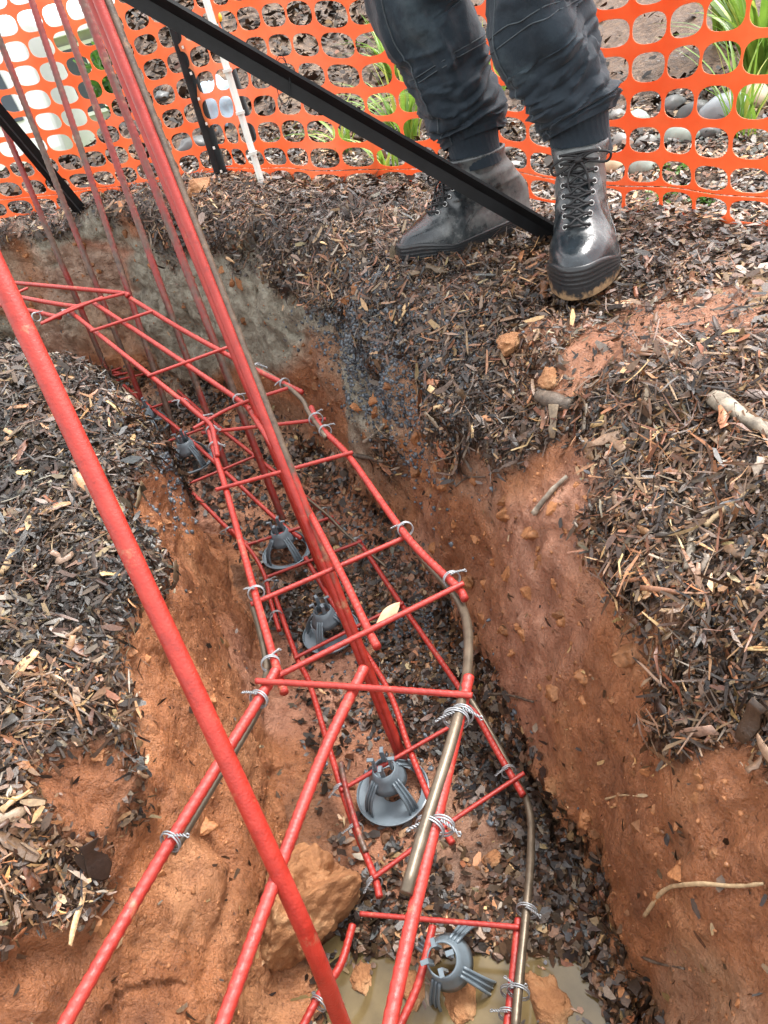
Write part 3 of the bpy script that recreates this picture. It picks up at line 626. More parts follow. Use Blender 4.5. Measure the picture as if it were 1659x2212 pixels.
sheet('near lower mesh sheet on grey chairs in the middle of the trench floor', ZB,
      [[(592, 1283), (640, 1418), (668, 1475), (712, 1620), (760, 1770), (808, 1892), (820, 1938)], [(660, 1205), (735, 1330), (833, 1480), (885, 1620), (945, 1765), (977, 1822)], [(775, 1168), (866, 1304), (1005, 1505), (1075, 1625), (1130, 1718)]],
      [[(575, 1247), (782, 1169)], [(636, 1422), (872, 1302)], [(735, 1708), (885, 1620), (990, 1560)], [(806, 1897), (960, 1785), (1132, 1670)]],
      [(770, 1170, 780, 1185), (1012, 1510, 1020, 1525), (1098, 1665, 1105, 1680), (735, 1705, 745, 1740), (768, 1790, 775, 1810), (808, 1905, 812, 1915)], group='lower mesh sheets')
sheet('far lower mesh sheet partly hidden by the left bank', ZB,
      [[(290, 945), (360, 1015), (425, 1075), (500, 1150), (540, 1180)], [(268, 833), (325, 880), (385, 927), (487, 1020), (600, 1125), (650, 1163)], [(385, 845), (460, 912), (550, 985), (664, 1077), (732, 1136)]],
      [[(275, 896), (395, 860)], [(410, 1044), (557, 983)], [(534, 1177), (720, 1116)], [(345, 960), (440, 925)]],
      [(495, 1147, 505, 1155), (700, 1105, 710, 1112)], group='lower mesh sheets')
sheet('last lower mesh sheet in the shade of the far left corner', ZB,
      [[(150, 768), (215, 782), (290, 792)], [(130, 782), (200, 800), (260, 806)], [(150, 808), (200, 832), (240, 845)]],
      [[(218, 817), (290, 802)], [(180, 838), (310, 808)], [(228, 806), (285, 786)]], group='lower mesh sheets')
sheet('lowest mesh sheet end standing over the muddy puddle at the bottom', ZB-.0,
      [[(762, 1998, -.004), (735, 2085), (690, 2150), (650, 2225)], [(935, 2000), (905, 2120), (860, 2225)], [(1120, 1985), (1108, 2110), (1094, 2235)]],
      [[(778, 1974), (1122, 2003)]],
      [(690, 2165, 682, 2180), (1102, 2140, 1100, 2170), (1098, 2190, 1097, 2205)], group='lower mesh sheets')

# bare or painted splice bars tied along the sheets
def splice(pts, r, mat, label, ties=(), ribs=False):
    P_ = [unt(*q) for q in pts]; t = thing('splice_bar', label, 'steel bar', P_[0], 'bent splice bars tied to the mesh')
    bar(t, 'bar', P_, r, mat, ribs)
    for q in ties: a = unt(q[0], q[1], q[4]); b = unt(q[2], q[3], q[4]); tie(t, a, b-a, seed=int(q[1]), r=.010)
    return t
splice([(868, 1143, ZT-.012), (905, 1195, ZT-.012), (975, 1275, ZT-.014), (1006, 1335, ZT-.010), (1012, 1410, ZT), (1000, 1500, ZN), (975, 1600, ZN+.006), (925, 1765, ZN+.006), (878, 1930, ZN+.006)], .0050, M_steel,
       'dark bare bent bar curving over the right side of the near upper mesh', [(985, 1550, 978, 1590, ZN), (930, 1785, 924, 1800, ZN)])
splice([(545, 1302, ZT-.012), (566, 1372, ZT-.012), (576, 1425, ZT-.010), (577, 1455, ZT-.010), (560, 1525, ZN-.012), (480, 1660, ZN-.012), (371, 1842, ZN-.012)], .0046, M_steel,
       'dark bent bar tucked behind the left upper bar against the clay wall')
splice([(1005, 1492, ZB+.01), (1050, 1565, ZB-.006), (1100, 1655, ZB-.01), (1138, 1730, ZB-.008), (1148, 1810, ZB-.002), (1140, 1930, ZB+.01), (1128, 2060, ZB+.016), (1112, 2235, ZB+.016)], .0048, M_steel,
       'dark bent bar along the right foot of the trench down to the puddle', [(1138, 1965, 1135, 1990, ZB+.012), (1120, 2140, 1116, 2170, ZB+.012)])
splice([(548, 792, ZT), (600, 820, ZT), (652, 862, ZT), (668, 893, ZT), (704, 946, ZT)], .0042, M_steel, 'short shiny bent bar tied outside the right corner of the upper mesh', [(682, 905, 690, 918, ZT)])
splice([(392, 862, ZT+.010), (425, 893, ZT+.010), (455, 918, ZT+.008), (464, 950, ZT+.006), (470, 985, ZT+.006)], .0042, M_red, 'short red bent bar tied over the left corner of the upper mesh', ribs=True)
splice([(500, 1145, ZB+.01), (545, 1195, ZB+.012), (572, 1245, ZB+.01), (585, 1300, ZB+.01), (603, 1362, ZB+.01)], .0042, M_red, 'red bent bar on the trench floor beside the left wall', [(580, 1262, 584, 1275, ZB+.006), (596, 1330, 600, 1342, ZB+.006)], True)
splice([(662, 1075, ZB+.01), (705, 1110, ZB+.01), (755, 1160, ZB+.008), (835, 1225, ZB-.01)], .0032, M_steel, 'thin dark bar lying on the floor under the right side of the mesh')
splice([(736, 1648, ZB+.01), (750, 1715, ZB+.01), (775, 1800, ZB+.008), (790, 1840, ZB+.006)], .0042, M_red_dark, 'short weathered bar tied beside the left lower bar near the clay lump', ribs=True)

# upright starter bars
SB = [('a', (0, 254), (233, 806), 1.60, .0072, M_red_dark, 'leftmost thin dark red upright bar'), ('b', (0, 89), (305, 862), 1.50, .0072, M_red_dark, 'second thin upright bar from the left, cutting across the short black brace'),
      ('c', (68, 0), (379, 937), 1.50, .0072, M_red_dark, 'third thin upright bar from the left, passing left of the black picket foot'), ('d', (124, 0), (493, 1020), 1.36, .0072, M_red_dark, 'fourth upright bar from the left, foot hidden behind the upper mesh bend'),
      ('e', (178, 0), (611, 1123), 1.22, .0078, M_red_dark, 'fifth upright bar from the left, rising just left of the thick pair'), ('f', (199, 0), (730, 1320), .98, .0070, M_red, 'smooth red upright bar at the left of the bundle, ending above a pale based chair'),
      ('g', (212, 0), (866, 1642), .80, .0062, M_red, 'red upright bar touching the brown bar, foot beside the nearest grey chair'),
      ('h', (231, 0), (876, 1646), .81, .0058, M_red_rust, 'brown bare steel upright bar on the right side of the leaning bundle')]
for k_, top_, ft, Zt, r_, mt, lb in SB:
    f0 = unt(*ft, -.462) if k_ not in 'ab' else ud(*ft, {'a': 1.86, 'b': 1.80}[k_]); tp = ud(*top_, Zt); d_ = tp-f0; end = f0+d_*1.18
    mid_ = (f0+end)/2+np.array([.004, 0, 0])*(hash(k_) % 3-1)*0
    if k_ in 'abcde': mb = ribbed(np.array([f0, end]), r_, .004, 8, .012, .10)
    else:
        C_ = resample(np.array([f0, end]), .02); mb = MB(); tube(mb, C_, r_, 14)
    o = mb.build('starter_bar', mt); tag(o, lb, 'steel bar', 'upright reinforcement bars')
wp = un(604, 1887, ZN+.004); tpA = ud(0, 597, .50); dA = tpA-wp
f0 = wp-dA*1.0; f0 = wp+(ud(748, 2235, .62)-wp)*1.0
lo = f0+(f0-wp)/np.linalg.norm(f0-wp)*.25
mb = ribbed(crom([lo, f0, wp, tpA, tpA+dA*.5], 10), .0076, .0030, 18, .012, .012)
o = mb.build('starter_bar', mat_red('fresh_red_primer', 0, (.36, .023, .013))); tag(o, 'nearest and thickest smooth red upright bar crossing the left foreground', 'steel bar', 'upright reinforcement bars')

# ------------------------------------------------------------------ bar chairs
def bar_chair(px, py, z, label, rot=0, tiltv=None, s=1.0, ring=True, disc=False):
    s *= 1.12; c = unt(px, py, z); t = thing('bar_chair', label, 'bar chair', (0, 0, 0), 'grey plastic bar chairs under the lower mesh')
    Rb, Rt, H = .046*s, .018*s, .064*s
    if ring:
        mb = MB(); a = np.linspace(0, 2*math.pi, 49)[:-1]; prof = [(Rb-.011, .001), (Rb-.004, .0005), (Rb, .002), (Rb+.001, .006), (Rb-.001, .0065), (Rb-.002, .003), (Rb-.011, .0028)]
        V = [[q*math.cos(x), q*math.sin(x), h_] for x in a for q, h_ in prof]; n_p = len(prof)
        F = [[i*n_p+j, ((i+1) % 48)*n_p+j, ((i+1) % 48)*n_p+(j+1) % n_p, i*n_p+(j+1) % n_p] for i in range(48) for j in range(n_p)]
        mb.add(V, F)
        if disc: # solid web over one side of the base
            ar = np.linspace(1.6, 4.9, 14); V = [[q*math.cos(x), q*math.sin(x), .0022] for x in ar for q in (Rb*.30, Rb-.004)]+[[q*math.cos(x), q*math.sin(x), .0005] for x in ar for q in (Rb*.30, Rb-.004)]
            k2 = len(ar)*2; F = [[2*i, 2*i+1, 2*i+3, 2*i+2] for i in range(13)]+[[k2+2*i, k2+2*i+2, k2+2*i+3, k2+2*i+1] for i in range(13)]+[[2*i, 2*i+2, k2+2*i+2, k2+2*i] for i in range(13)]
            mb.add(V, F)
        mb.build('base_ring', M_plastic, t, False)
    for q in range(4):
        a = q*math.pi/2+.2; mb = MB(); ca, sa = math.cos(a), math.sin(a)
        for off in (-1, 0, 1):
            pts = []
            for u in np.linspace(0, 1, 9):
                rr = Rb*.86*(1-u)**1.15+Rt*1.0*(1-(1-u)**1.15)+.007*math.sin(u*math.pi)
                pts.append((rr*ca-off*.0058*sa*(1.15-.4*u), rr*sa+off*.0058*ca*(1.15-.4*u), .003+u*(H*.66)))
            tube(mb, pts, .0019 if off else .0014, 5)
        # web between the flanges
        V = []; F = []
        for u in np.linspace(0, 1, 9):
            rr = Rb*.86*(1-u)**1.15+Rt*(1-(1-u)**1.15)+.007*math.sin(u*math.pi)-.0008
            for off in (-1, 1): V.append((rr*ca-off*.0058*sa*(1.15-.4*u), rr*sa+off*.0058*ca*(1.15-.4*u), .003+u*(H*.66)))
        for i in range(8): F.append([2*i, 2*i+1, 2*i+3, 2*i+2])
        mb.add(V, F); mb.build('leg', M_plastic, t)
    mb = MB(); a = np.linspace(0, 2*math.pi, 33)[:-1]; prof = [(Rt+.007, H*.48), (Rt+.0035, H*.60), (Rt-.001, H*.72), (Rt-.004, H*.86), (Rt-.006, H*.86), (Rt-.003, H*.7), (Rt+.001, H*.58), (Rt+.005, H*.48)]; n_p = len(prof)
    V = [[q*math.cos(x), q*math.sin(x), h_] for x in a for q, h_ in prof]
    F = [[i*n_p+j, ((i+1) % 32)*n_p+j, ((i+1) % 32)*n_p+(j+1) % n_p, i*n_p+(j+1) % n_p] for i in range(32) for j in range(n_p)]
    mb.add(V, F); mb.build('collar', M_plastic, t)
    for q in range(4):
        a = q*math.pi/2+math.pi/4+.2; ca, sa = math.cos(a), math.sin(a); mb = MB()
        box(mb, (ca*.0115, sa*.0115, H*.98), (.003, .006, H*.30), [[ca, -sa, 0], [sa, ca, 0], [0, 0, 1]])
        box(mb, (ca*.0145, sa*.0145, H*1.14), (.009, .005, .0022), [[ca, -sa, 0], [sa, ca, 0], [0, 0, 1]])
        mb.build('prong', M_plastic, t, False)
    t.location = tuple(c); t.rotation_euler = (tiltv[0] if tiltv else 0, tiltv[1] if tiltv else 0, rot); return t
def chair_at(px, py, z, *a, **k): return bar_chair(px, py, z, *a, **k)
chair_at(850, 1712, -.462, 'large grey chair with its base disc showing, nearest one standing upright', .35, disc=True, s=1.0)
chair_at(716, 1368, -.462, 'grey chair with pale wet base under the feet of the thick upright pair', .9, disc=True)
chair_at(622, 1195, -.462, 'grey chair beside the upper crossing bar in mid trench', .3)
chair_at(418, 1000, -.462, 'grey chair by the left bank, nearer of the far pair', .5)
chair_at(330, 925, -.462, 'grey chair by the left bank, farther of the far pair', .2, s=.95)
chair_at(193, 850, -.45, 'small grey chair almost lost in the far left corner', .2, s=.9)
chair_at(985, 2085, -.475, 'tipped grey chair without base ring standing in the muddy puddle', .6, tiltv=(.12, -.25), ring=False, s=1.08)

# ------------------------------------------------------------------ loose wire on the floor
for pts, lb in [([(1215, 2010), (1228, 2035), (1218, 2062), (1226, 2090)], 'white wire offcut on the dark litter right of the puddle'), ([(1355, 1690), (1383, 1702), (1395, 1690)], 'x'), ]:
    if lb != 'x':
        mb = MB(); tube(mb, crom([hit(a, b, .002)[0] for a, b in pts], 6), .0009, 5); tag(mb.build('wire_offcut', M_wire), lb, 'wire')

# ------------------------------------------------------------------ orange barrier net
def mat_net():
    k = NT('orange_plastic_net'); v = k.coord(); f = k.noise(v, 9, 4)
    c = k.ramp(f, [(.35, (.90, .21, .06)), (.7, (.93, .31, .12))])
    m_ = k.set(Base_Color=c, Roughness=.36, Specular_IOR_Level=.55, Normal=k.bump(k.noise(v, 60), .001, .4))
    tr = k.n('ShaderNodeBsdfTranslucent'); k.l(c, tr.inputs[0]); mx = k.n('ShaderNodeMixShader'); mx.inputs[0].default_value = .42
    out = [n for n in k.t.nodes if n.type == 'OUTPUT_MATERIAL'][0]; k.l(k.b.outputs[0], mx.inputs[1]); k.l(tr.outputs[0], mx.inputs[2]); k.l(mx.outputs[0], out.inputs[0]); return m_
M_net = mat_net()
basepx = [(-230, 492, 2.16), (-90, 480, 2.1), (0, 471, 2.05), (130, 460, 2.04), (270, 438, 2.0), (380, 422, 1.94), (490, 404, 1.86), (600, 402, 1.72), (730, 405, 1.62), (850, 408, 1.6), (960, 402, 1.56), (1100, 405, 1.5), (1210, 438, 1.42), (1330, 450, 1.34), (1500, 468, 1.21), (1659, 498, 1.1), (1800, 530, 1.02), (1950, 575, .96), (2150, 680, .93), (2400, 830, .93)]
base = crom([ud(*q) for q in basepx], 10)
arc = np.concatenate([[0], np.cumsum(np.linalg.norm(np.diff(base[:, :2], axis=0), axis=1))])
PX, PZ, HN = .071, .053, 1.0
ncol = int(arc[-1]/PX); nrow = 19
Bx = lambda s: np.stack([np.interp(s, arc, base[:, k]) for k in range(3)], -1)
def netpt(s, h):
    b = Bx(s); b2 = Bx(s+.01); t = b2-b; t[..., 2] = 0; t /= np.linalg.norm(t, axis=-1)[..., None]+1e-9; nrm = np.stack([t[..., 1], -t[..., 0], t[..., 0]*0], -1)
    q = np.stack([s*2.2, h*2.5, s*0], -1)
    off = .028*vnoise(q, 81)+.012*vnoise(q*2.7, 82)+.006*np.sin(s*30+3*vnoise(q, 83))*np.exp(-h*6)
    sag = .018*vnoise(np.stack([s*1.6, h*1.2, s*0], -1), 84)+.008*vnoise(np.stack([s*5, h*3, s*0], -1), 85)
    shear = .03*vnoise(np.stack([s*1.3, h*1.5, s*0+4], -1), 86)
    p = Bx(s+shear*h*2); p = p+nrm*off[..., None]; p[..., 2] += h+sag*np.minimum(1, h*6+.4); return p
V = []; F = []; NS = 24
hole = []
for k_ in range(NS):
    a = (k_+.5)*2*math.pi/NS; ca, sa = math.cos(a), math.sin(a); e = 2/2.7
    hole.append((  .5+.462*math.copysign(abs(ca)**e, ca), .5+.395*math.copysign(abs(sa)**e, sa)))
def sq(a):
    ca, sa = math.cos(a), math.sin(a); q = max(abs(ca), abs(sa)); return (.5+.5*ca/q, .5+.5*sa/q)
outer = [sq((k_+.5)*2*math.pi/NS) for k_ in range(NS)]
# snap outer samples nearest to the corners
for cx_, cy_ in ((0, 0), (1, 0), (1, 1), (0, 1)):
    i_ = min(range(NS), key=lambda q: (outer[q][0]-cx_)**2+(outer[q][1]-cy_)**2); outer[i_] = (cx_, cy_)
o_, h_ = np.array(outer), np.array(hole)
for c_ in range(ncol):
    for r_ in range(nrow):
        jx, jy = .03*(rng.random(2)-.5); ex = 1+.012*rng.normal()
        hh = (h_-.5)*[ex, 1+.04*np.clip(rng.normal(), -1.5, 1.5)]+.5+[jx, jy]
        b0 = len(V)
        for q in np.concatenate([o_, hh]): V.append(((c_+q[0])*PX, (r_+q[1])*PZ*(1.0 if r_ else .96)))
        for k_ in range(NS): k2 = (k_+1) % NS; F.append([b0+k_, b0+k2, b0+NS+k2, b0+NS+k_])
V = np.array(V); Vn = netpt(V[:, 0], V[:, 1])
net = mesh_np('barrier_net', Vn, np.array(F), M_net, smooth=True)
net.modifiers.new('weld', 'WELD').merge_threshold = .0004; sm = net.modifiers.new('thick', 'SOLIDIFY'); sm.thickness = .0011; sm.offset = 0; es = net.modifiers.new('edges', 'EDGE_SPLIT'); es.split_angle = R(38)
tag(net, 'bright orange plastic barrier net with rounded holes strung behind the trench', 'safety fence')

# ------------------------------------------------------------------ pickets, braces, stake
def ypost(p0, p1, s, mat, name, parent=None, spin=0, thick=.0035):
    p0, p1 = np.asarray(p0), np.asarray(p1); P_ = resample(np.array([p0, p1]), .05); T, N, B = frames(P_); mb = MB()
    for a, L in ((spin, s), (spin+2.1, s*.85), (spin-2.1, s*.85)):
        d = N*math.cos(a)+B*math.sin(a); e = -N*math.sin(a)+B*math.cos(a); V = []; n_ = len(P_)
        for i in range(n_):
            for (u, v_) in ((0, -1), (1, -1), (1, 1), (0, 1)): V.append(P_[i]+d[i]*u*L+e[i]*v_*thick*.5)
        F = [[i*4+j, i*4+(j+1) % 4, (i+1)*4+(j+1) % 4, (i+1)*4+j] for i in range(n_-1) for j in range(4)]+[[3, 2, 1, 0], [(n_-1)*4+j for j in range(4)]]
        mb.add(V, F)
    return mb.build(name, mat, parent, False)
def ext(a, b, k): return np.asarray(b)+(np.asarray(b)-np.asarray(a))*k
# long diagonal brace
e0 = ud(1205, 508, 1.255); e1 = ud(312, -8, .98); 
t = thing('steel_brace', 'long black star picket leaning diagonally down to the heel of the front boot', 'star picket', e0)
ypost(e0, ext(e0, e1, .35), .0225, M_black, 'picket', t, spin=.6, thick=.005)
mb = MB(); tq = ud(612, 178, 1.058)
for dd_ in (0, .004): tube(mb, [tq+np.array([.012*math.cos(a), .01*math.sin(a), .03*math.sin(a+.5)+dd_]) for a in np.linspace(0, 2*math.pi, 18)], .0006, 4)
mb.build('tie_wire', M_black, t)
e0 = ud(214, 494, 1.86); e1 = ud(-5, 238, 1.55)
t = thing('steel_brace', 'short black brace sloping down to the mulch at far left', 'star picket', e0)
ypost(e0-np.array([0, 0, .03]), ext(e0, e1, .8), .019, M_black, 'picket', t, spin=1.0, thick=.005)
e0 = ud(490, 418, 1.83); e1 = ud(370, 30, 1.66)
t = thing('star_picket', 'black upright star picket with bolt holes holding the orange net', 'star picket', e0)
ypost(e0-np.array([0, 0, .06]), ext(e0, e1, .35), .020, M_black, 'picket', t, spin=.9, thick=.005)
mb = MB()
for u in np.linspace(.12, .95, 7): c_ = e0+(e1-e0)*u; box(mb, c_-fw*.012+rt*.004, (.005, .003, .006))
mb.build('peg_hole', M_white_pl, t, False)
e0 = ud(570, 410, 1.66); e1 = ud(445, 0, 1.50)
t = thing('marker_stake', 'thin white plastic stake standing against the orange net', 'stake', e0)
mb = MB(); P_ = resample(np.array([e0-np.array([0, 0, .04]), ext(e0, e1, .3)]), .04); tube(mb, P_, .0085, 6); mb.build('stake', M_white_pl, t, False)
mb = MB()
for u in (.2, .42, .64, .86): c_ = e0+(e1-e0)*u; box(mb, c_-fw*.008, (.02, .01, .006))
mb.build('net_clip', M_white_pl, t, False)
c_ = ud(470, 38, 1.9)
t = thing('post_cap', 'yellow and black safety cap behind the long black brace', 'safety cap', c_)
mb = MB(); V, F = ico(3); mb.add(V*[.012, .012, .014]+c_, F); mb.build('cap', M_yellow, t)
mb = MB(); tube(mb, [c_-np.array([0, 0, .01]), c_-np.array([0, 0, .75])], .008, 8); mb.build('post', M_black, t)

# ------------------------------------------------------------------ person (trousers and boots; the photo shows the figure from the knees down)
k = NT('dark_denim'); v = k.coord(); f = k.noise(v, 7, 6, .65)
wv = k.n('ShaderNodeTexNoise', Scale=900., Detail=1.); k.l(k.coord('Object', (1, 1, .35)), wv.inputs['Vector'])
c = k.ramp(f, [(.35, (.005, .012, .020)), (.56, (.012, .023, .034)), (.72, (.05, .075, .09))])
M_denim = k.set(Base_Color=c, Roughness=.72, Specular_IOR_Level=.35, Normal=k.bump(wv.outputs['Fac'], .0008, .5, k.bump(k.noise(v, 38, 4), .005, .45)), Sheen_Weight=.1)
k = NT('muddy_boot_leather'); v = k.coord(); f = k.noise(v, 17, 8, .68); f2 = k.noise(v, 60, 6, .7)
sx = k.n('ShaderNodeSeparateXYZ'); k.l(v, sx.inputs[0]); mth = k.n('ShaderNodeMath', operation='MULTIPLY_ADD'); k.l(sx.outputs['X'], mth.inputs[0]); mth.inputs[1].default_value = -1.6; k.l(f, mth.inputs[2])
msk = k.ramp(mth.outputs[0], [(.15, (0, 0, 0)), (.26, (.25,)*3), (.36, (.75,)*3), (.52, (1,)*3)])
mud = k.ramp(f2, [(.3, (.075, .08, .08)), (.6, (.17, .18, .175)), (.8, (.33, .33, .31))])
lea = k.ramp(f2, [(.3, (.006, .009, .012)), (.7, (.022, .030, .036))])
rr_ = k.ramp(mth.outputs[0], [(.2, (.16,)*3), (.5, (.5,)*3)])
M_boot = k.set(Base_Color=k.mix(msk, lea, mud), Roughness=rr_, Normal=k.bump(f, .004, .35, k.bump(f2, .001, .4)), Specular_IOR_Level=.65)
k = NT('muddy_rubber_sole'); v = k.coord(); f = k.noise(v, 40, 6, .7); sx = k.n('ShaderNodeSeparateXYZ'); k.l(v, sx.inputs[0])
mth = k.n('ShaderNodeMath', operation='MULTIPLY_ADD'); k.l(sx.outputs['Z'], mth.inputs[0]); mth.inputs[1].default_value = -14; k.l(f, mth.inputs[2])
msk = k.ramp(mth.outputs[0], [(.36, (0, 0, 0)), (.50, (1,)*3)])
M_sole = k.set(Base_Color=k.mix(msk, (.02, .022, .024), k.ramp(f, [(.3, (.14, .085, .045)), (.7, (.34, .22, .12))])), Roughness=.3, Normal=k.bump(f, .002, .5))
M_lace = plain('black_lace', (.008, .008, .009), .6, .3, 300, .0004)
M_metal = plain('nickel_eyelet', (.36, .36, .35), .25, .1, 50, .0001, .9)

def boot(parent, heel, toe, shaft_h, lean, side, label):
    heel = np.array(heel); toe = np.array(toe); L = np.linalg.norm(toe[:2]-heel[:2])
    ang = math.atan2(toe[1]-heel[1], toe[0]-heel[0])
    def front(z):
        zz = [0, .03, .045, .056, .064, .072, .085, .10, .118, .135, .155, .2]; xx = [1, 1, .985, .94, .87, .78, .68, .60, .52, .46, .43, .42]
        return np.interp(z, zz, xx)*L
    def back(z): return np.interp(z, [0, .02, .06, .10, .15, .2], [.004, 0, .002, .014, .016, .010])
    def hw(z): return np.interp(z, [0, .03, .05, .065, .08, .12, .16, .2], [.051, .053, .050, .045, .040, .038, .042, .045])
    def outline(z, n=72, grow=0.0):
        xb, xf, h = back(z)-grow, front(z)+grow, hw(z)+grow; out = []
        for i in range(n):
            a = 2*math.pi*i/n; ca, sa = math.cos(a), math.sin(a)
            x = (xb+xf)/2+(xf-xb)/2*math.copysign(abs(ca)**.86, ca); y = h*math.copysign(abs(sa)**.78, sa)
            u = x/L; prof = np.interp(u, [0, .12, .35, .68, .85, 1], [.72, .78, .80, 1, .95, .8]) if z < .09 else 1
            bl_ = ss(.05, .11, z); prof = prof*(1-bl_)+bl_*1.0
            y = y*prof+side*.006*math.sin(u*math.pi)*(1-bl_)
            out.append((x, y))
        return np.array(out)
    ca, sa = math.cos(ang), math.sin(ang)
    def W(p):   # local -> local with shaft lean
        p = np.array(p, float); l_ = ss(.07, shaft_h, p[..., 2]); p[..., 0] += lean[0]*l_; p[..., 1] += lean[1]*l_; return p
    e = thing('boot', None, None, heel); del e['label']; del e['category']
    e.rotation_euler = (0, 0, ang); e.parent = parent; e.matrix_parent_inverse = parent.matrix_basis.inverted()
    if label: e['label'] = label
    zs = np.concatenate([np.linspace(.018, .05, 10), np.linspace(.053, .10, 18), np.linspace(.104, shaft_h, 16)])
    V = []
    for z in zs:
        o2 = outline(z); q = np.column_stack([o2, np.full(len(o2), z)]); c_ = q.mean(0)
        crease = .0022*np.sin(q[:, 0]*160+2*np.sin(q[:, 1]*70))*ss(.35, .45, q[:, 0]/L)*(1-ss(.62, .74, q[:, 0]/L))+.0022*vnoise(q*28+side, 4)+.0022*np.sin(z*130+4*q[:, 0])*ss(.10, .12, z)
        d = q-c_; d[:, 2] = 0; d /= np.linalg.norm(d, axis=1)[:, None]+1e-9; V.append(q+d*crease[:, None])
    V = W(np.concatenate(V)); n = 72
    F = [[i*n+j, i*n+(j+1) % n, (i+1)*n+(j+1) % n, (i+1)*n+j] for i in range(len(zs)-1) for j in range(n)]
    # collar turned inwards
    top_ = V[-n:].copy(); cen = top_.mean(0); in1 = cen+(top_-cen)*.92; in1[:, 2] += .002; in2 = cen+(top_-cen)*.88; in2[:, 2] -= .03; b0 = len(V); V = np.concatenate([V, in1, in2])
    for o3 in (len(zs)-1, len(zs)):
        F += [[o3*n+j, o3*n+(j+1) % n, (o3+1)*n+(j+1) % n, (o3+1)*n+j] for j in range(n)]
    def mk(nm, V_, F_, mat, par, smooth=True):
        ob = mesh_np(nm, V_, F_, mat, None, smooth); ob.parent = par; return ob
    up_ = mk('upper', V, F, M_boot, e)
    # sole: ridged rubber rand, higher over the toe
    V = []; zs2 = np.linspace(-.002, .036, 24)
    for z in zs2:
        g = .0040+.0007*math.sin(z*2*math.pi/.0052)*(z > .012)
        o2 = outline(max(z, .001), grow=g); u = o2[:, 0]/L; zz = z*(.66+.62*ss(.62, .95, u)); V.append(np.column_stack([o2, np.maximum(zz, z*.72)]))
    V = np.concatenate(V); V = np.concatenate([V, [[L*.5, 0, -.002]]]); F = [[i*n+j, i*n+(j+1) % n, (i+1)*n+(j+1) % n, (i+1)*n+j] for i in range(23) for j in range(n)]+[[len(V)-1, (j+1) % n, j] for j in range(n)]
    # top lip of the rand
    tp_ = V[23*n:24*n]; inn = tp_.copy(); cc_ = inn.mean(0); inn[:, :2] = cc_[:2]+(inn[:, :2]-cc_[:2])*.78; inn[:, 2] -= .006; b0 = len(V); V = np.concatenate([V, inn]); F += [[23*n+j, 23*n+(j+1) % n, b0+(j+1) % n, b0+j] for j in range(n)]
    mk('sole', V, F, M_sole, e)
    # tongue panel, eyelets and laces
    def surf(z, y, lift=.002):
        o2 = outline(z); m_ = o2[:, 0] > (back(z)+front(z))/2; a_ = o2[m_]; a_ = a_[np.argsort(a_[:, 1])]; x = np.interp(y, a_[:, 1], a_[:, 0]); p_ = W(np.array([x, y, z])); return p_+np.array([.75, 0, .65])*lift
    zsE = [.078, .088, .098, .109, .121, .134, .147, .158]; zsE = [z for z in zsE if z < shaft_h-.004]
    ey = MB()
    for i, z in enumerate(zsE):
        for sgn in (-1, 1):
            yv = sgn*np.interp(i, [0, 7], [.017, .027]); c_ = surf(z, yv, .0015); a = np.linspace(0, 2*math.pi, 13)
            nn = np.array([.75, sgn*.5, .45]); nn /= np.linalg.norm(nn); u_ = np.cross(nn, [0, 0, 1]); u_ /= np.linalg.norm(u_); w_ = np.cross(nn, u_)
            ey = MB(); tube(ey, c_+u_*(np.cos(a)*.0038)[:, None]+w_*(np.sin(a)*.0038)[:, None], .0012, 6, False)
            ob = ey.build('eyelet', M_metal, None); ob.parent = e
    la = MB()
    for i, z in enumerate(zsE):
        for sgn in (-1, 1):
            z2 = zsE[i+1] if i+1 < len(zsE) else z; y1 = sgn*np.interp(i, [0, 7], [.019, .028]); y2 = -sgn*np.interp(i+1, [0, 7], [.017, .026])
            pts = [surf(z, y1, .002), surf(z+(z2-z)*.1, y1*.5, .0065), surf(z+(z2-z)*.5, y1*.1, .0075), surf(z+(z2-z)*.85, y2*.5, .0065), surf(z2, y2, .002)]
            tube(la, crom(pts, 5), .0019, 7)
        pts = [surf(z, -np.interp(i, [0, 7], [.017, .027]), .003), surf(z, 0, .006), surf(z, np.interp(i, [0, 7], [.017, .027]), .003)]; tube(la, crom(pts, 5), .0019, 7)
    kz = zsE[-2]; kn = surf(kz, 0, .010)
    V_, F_ = ico(2); la.add(V_*[.006, .007, .006]+kn, F_)
    for lp in ([(0, 0, 0), (.012, .022, .010), (.018, .045, .006), (.012, .040, -.006), (.004, .015, -.003)], [(0, 0, 0), (.012, -.022, .006), (.016, -.038, -.002), (.012, -.034, -.014), (.003, -.012, -.006)],
               [(0, 0, 0), (.012, .010, -.012), (.020, .014, -.035), (.030, .012, -.058)], [(0, 0, 0), (.012, -.012, -.010), (.022, -.016, -.028), (.034, -.010, -.042), (.046, -.006, -.052)]):
        q = []
        for (a, b, c2) in lp:
            q.append(kn+np.array([a*.6, b, c2]))
        tube(la, crom(q, 6), .0018, 7)
    ob = la.build('laces', M_lace, None); ob.parent = e
    # stitched seam along the side of the vamp
    se = MB()
    for sgn in (-1, 1):
        for off in (0, .003):
            pts = []
            for u in np.linspace(0, 1, 14):
                z = .040+.035*u**1.2+off; x_ = L*(.62-.16*u-.1*u*u); o2 = outline(z); h_ = o2[(o2[:, 1]*sgn) > 0]; h_ = h_[np.argsort(h_[:, 0])]; y = np.interp(x_, h_[:, 0], h_[:, 1]); pts.append(W(np.array([x_, y+sgn*.0006, z])))
            tube(se, pts, .0007, 5)
    ob = se.build('seam', M_boot, None); ob.parent = e
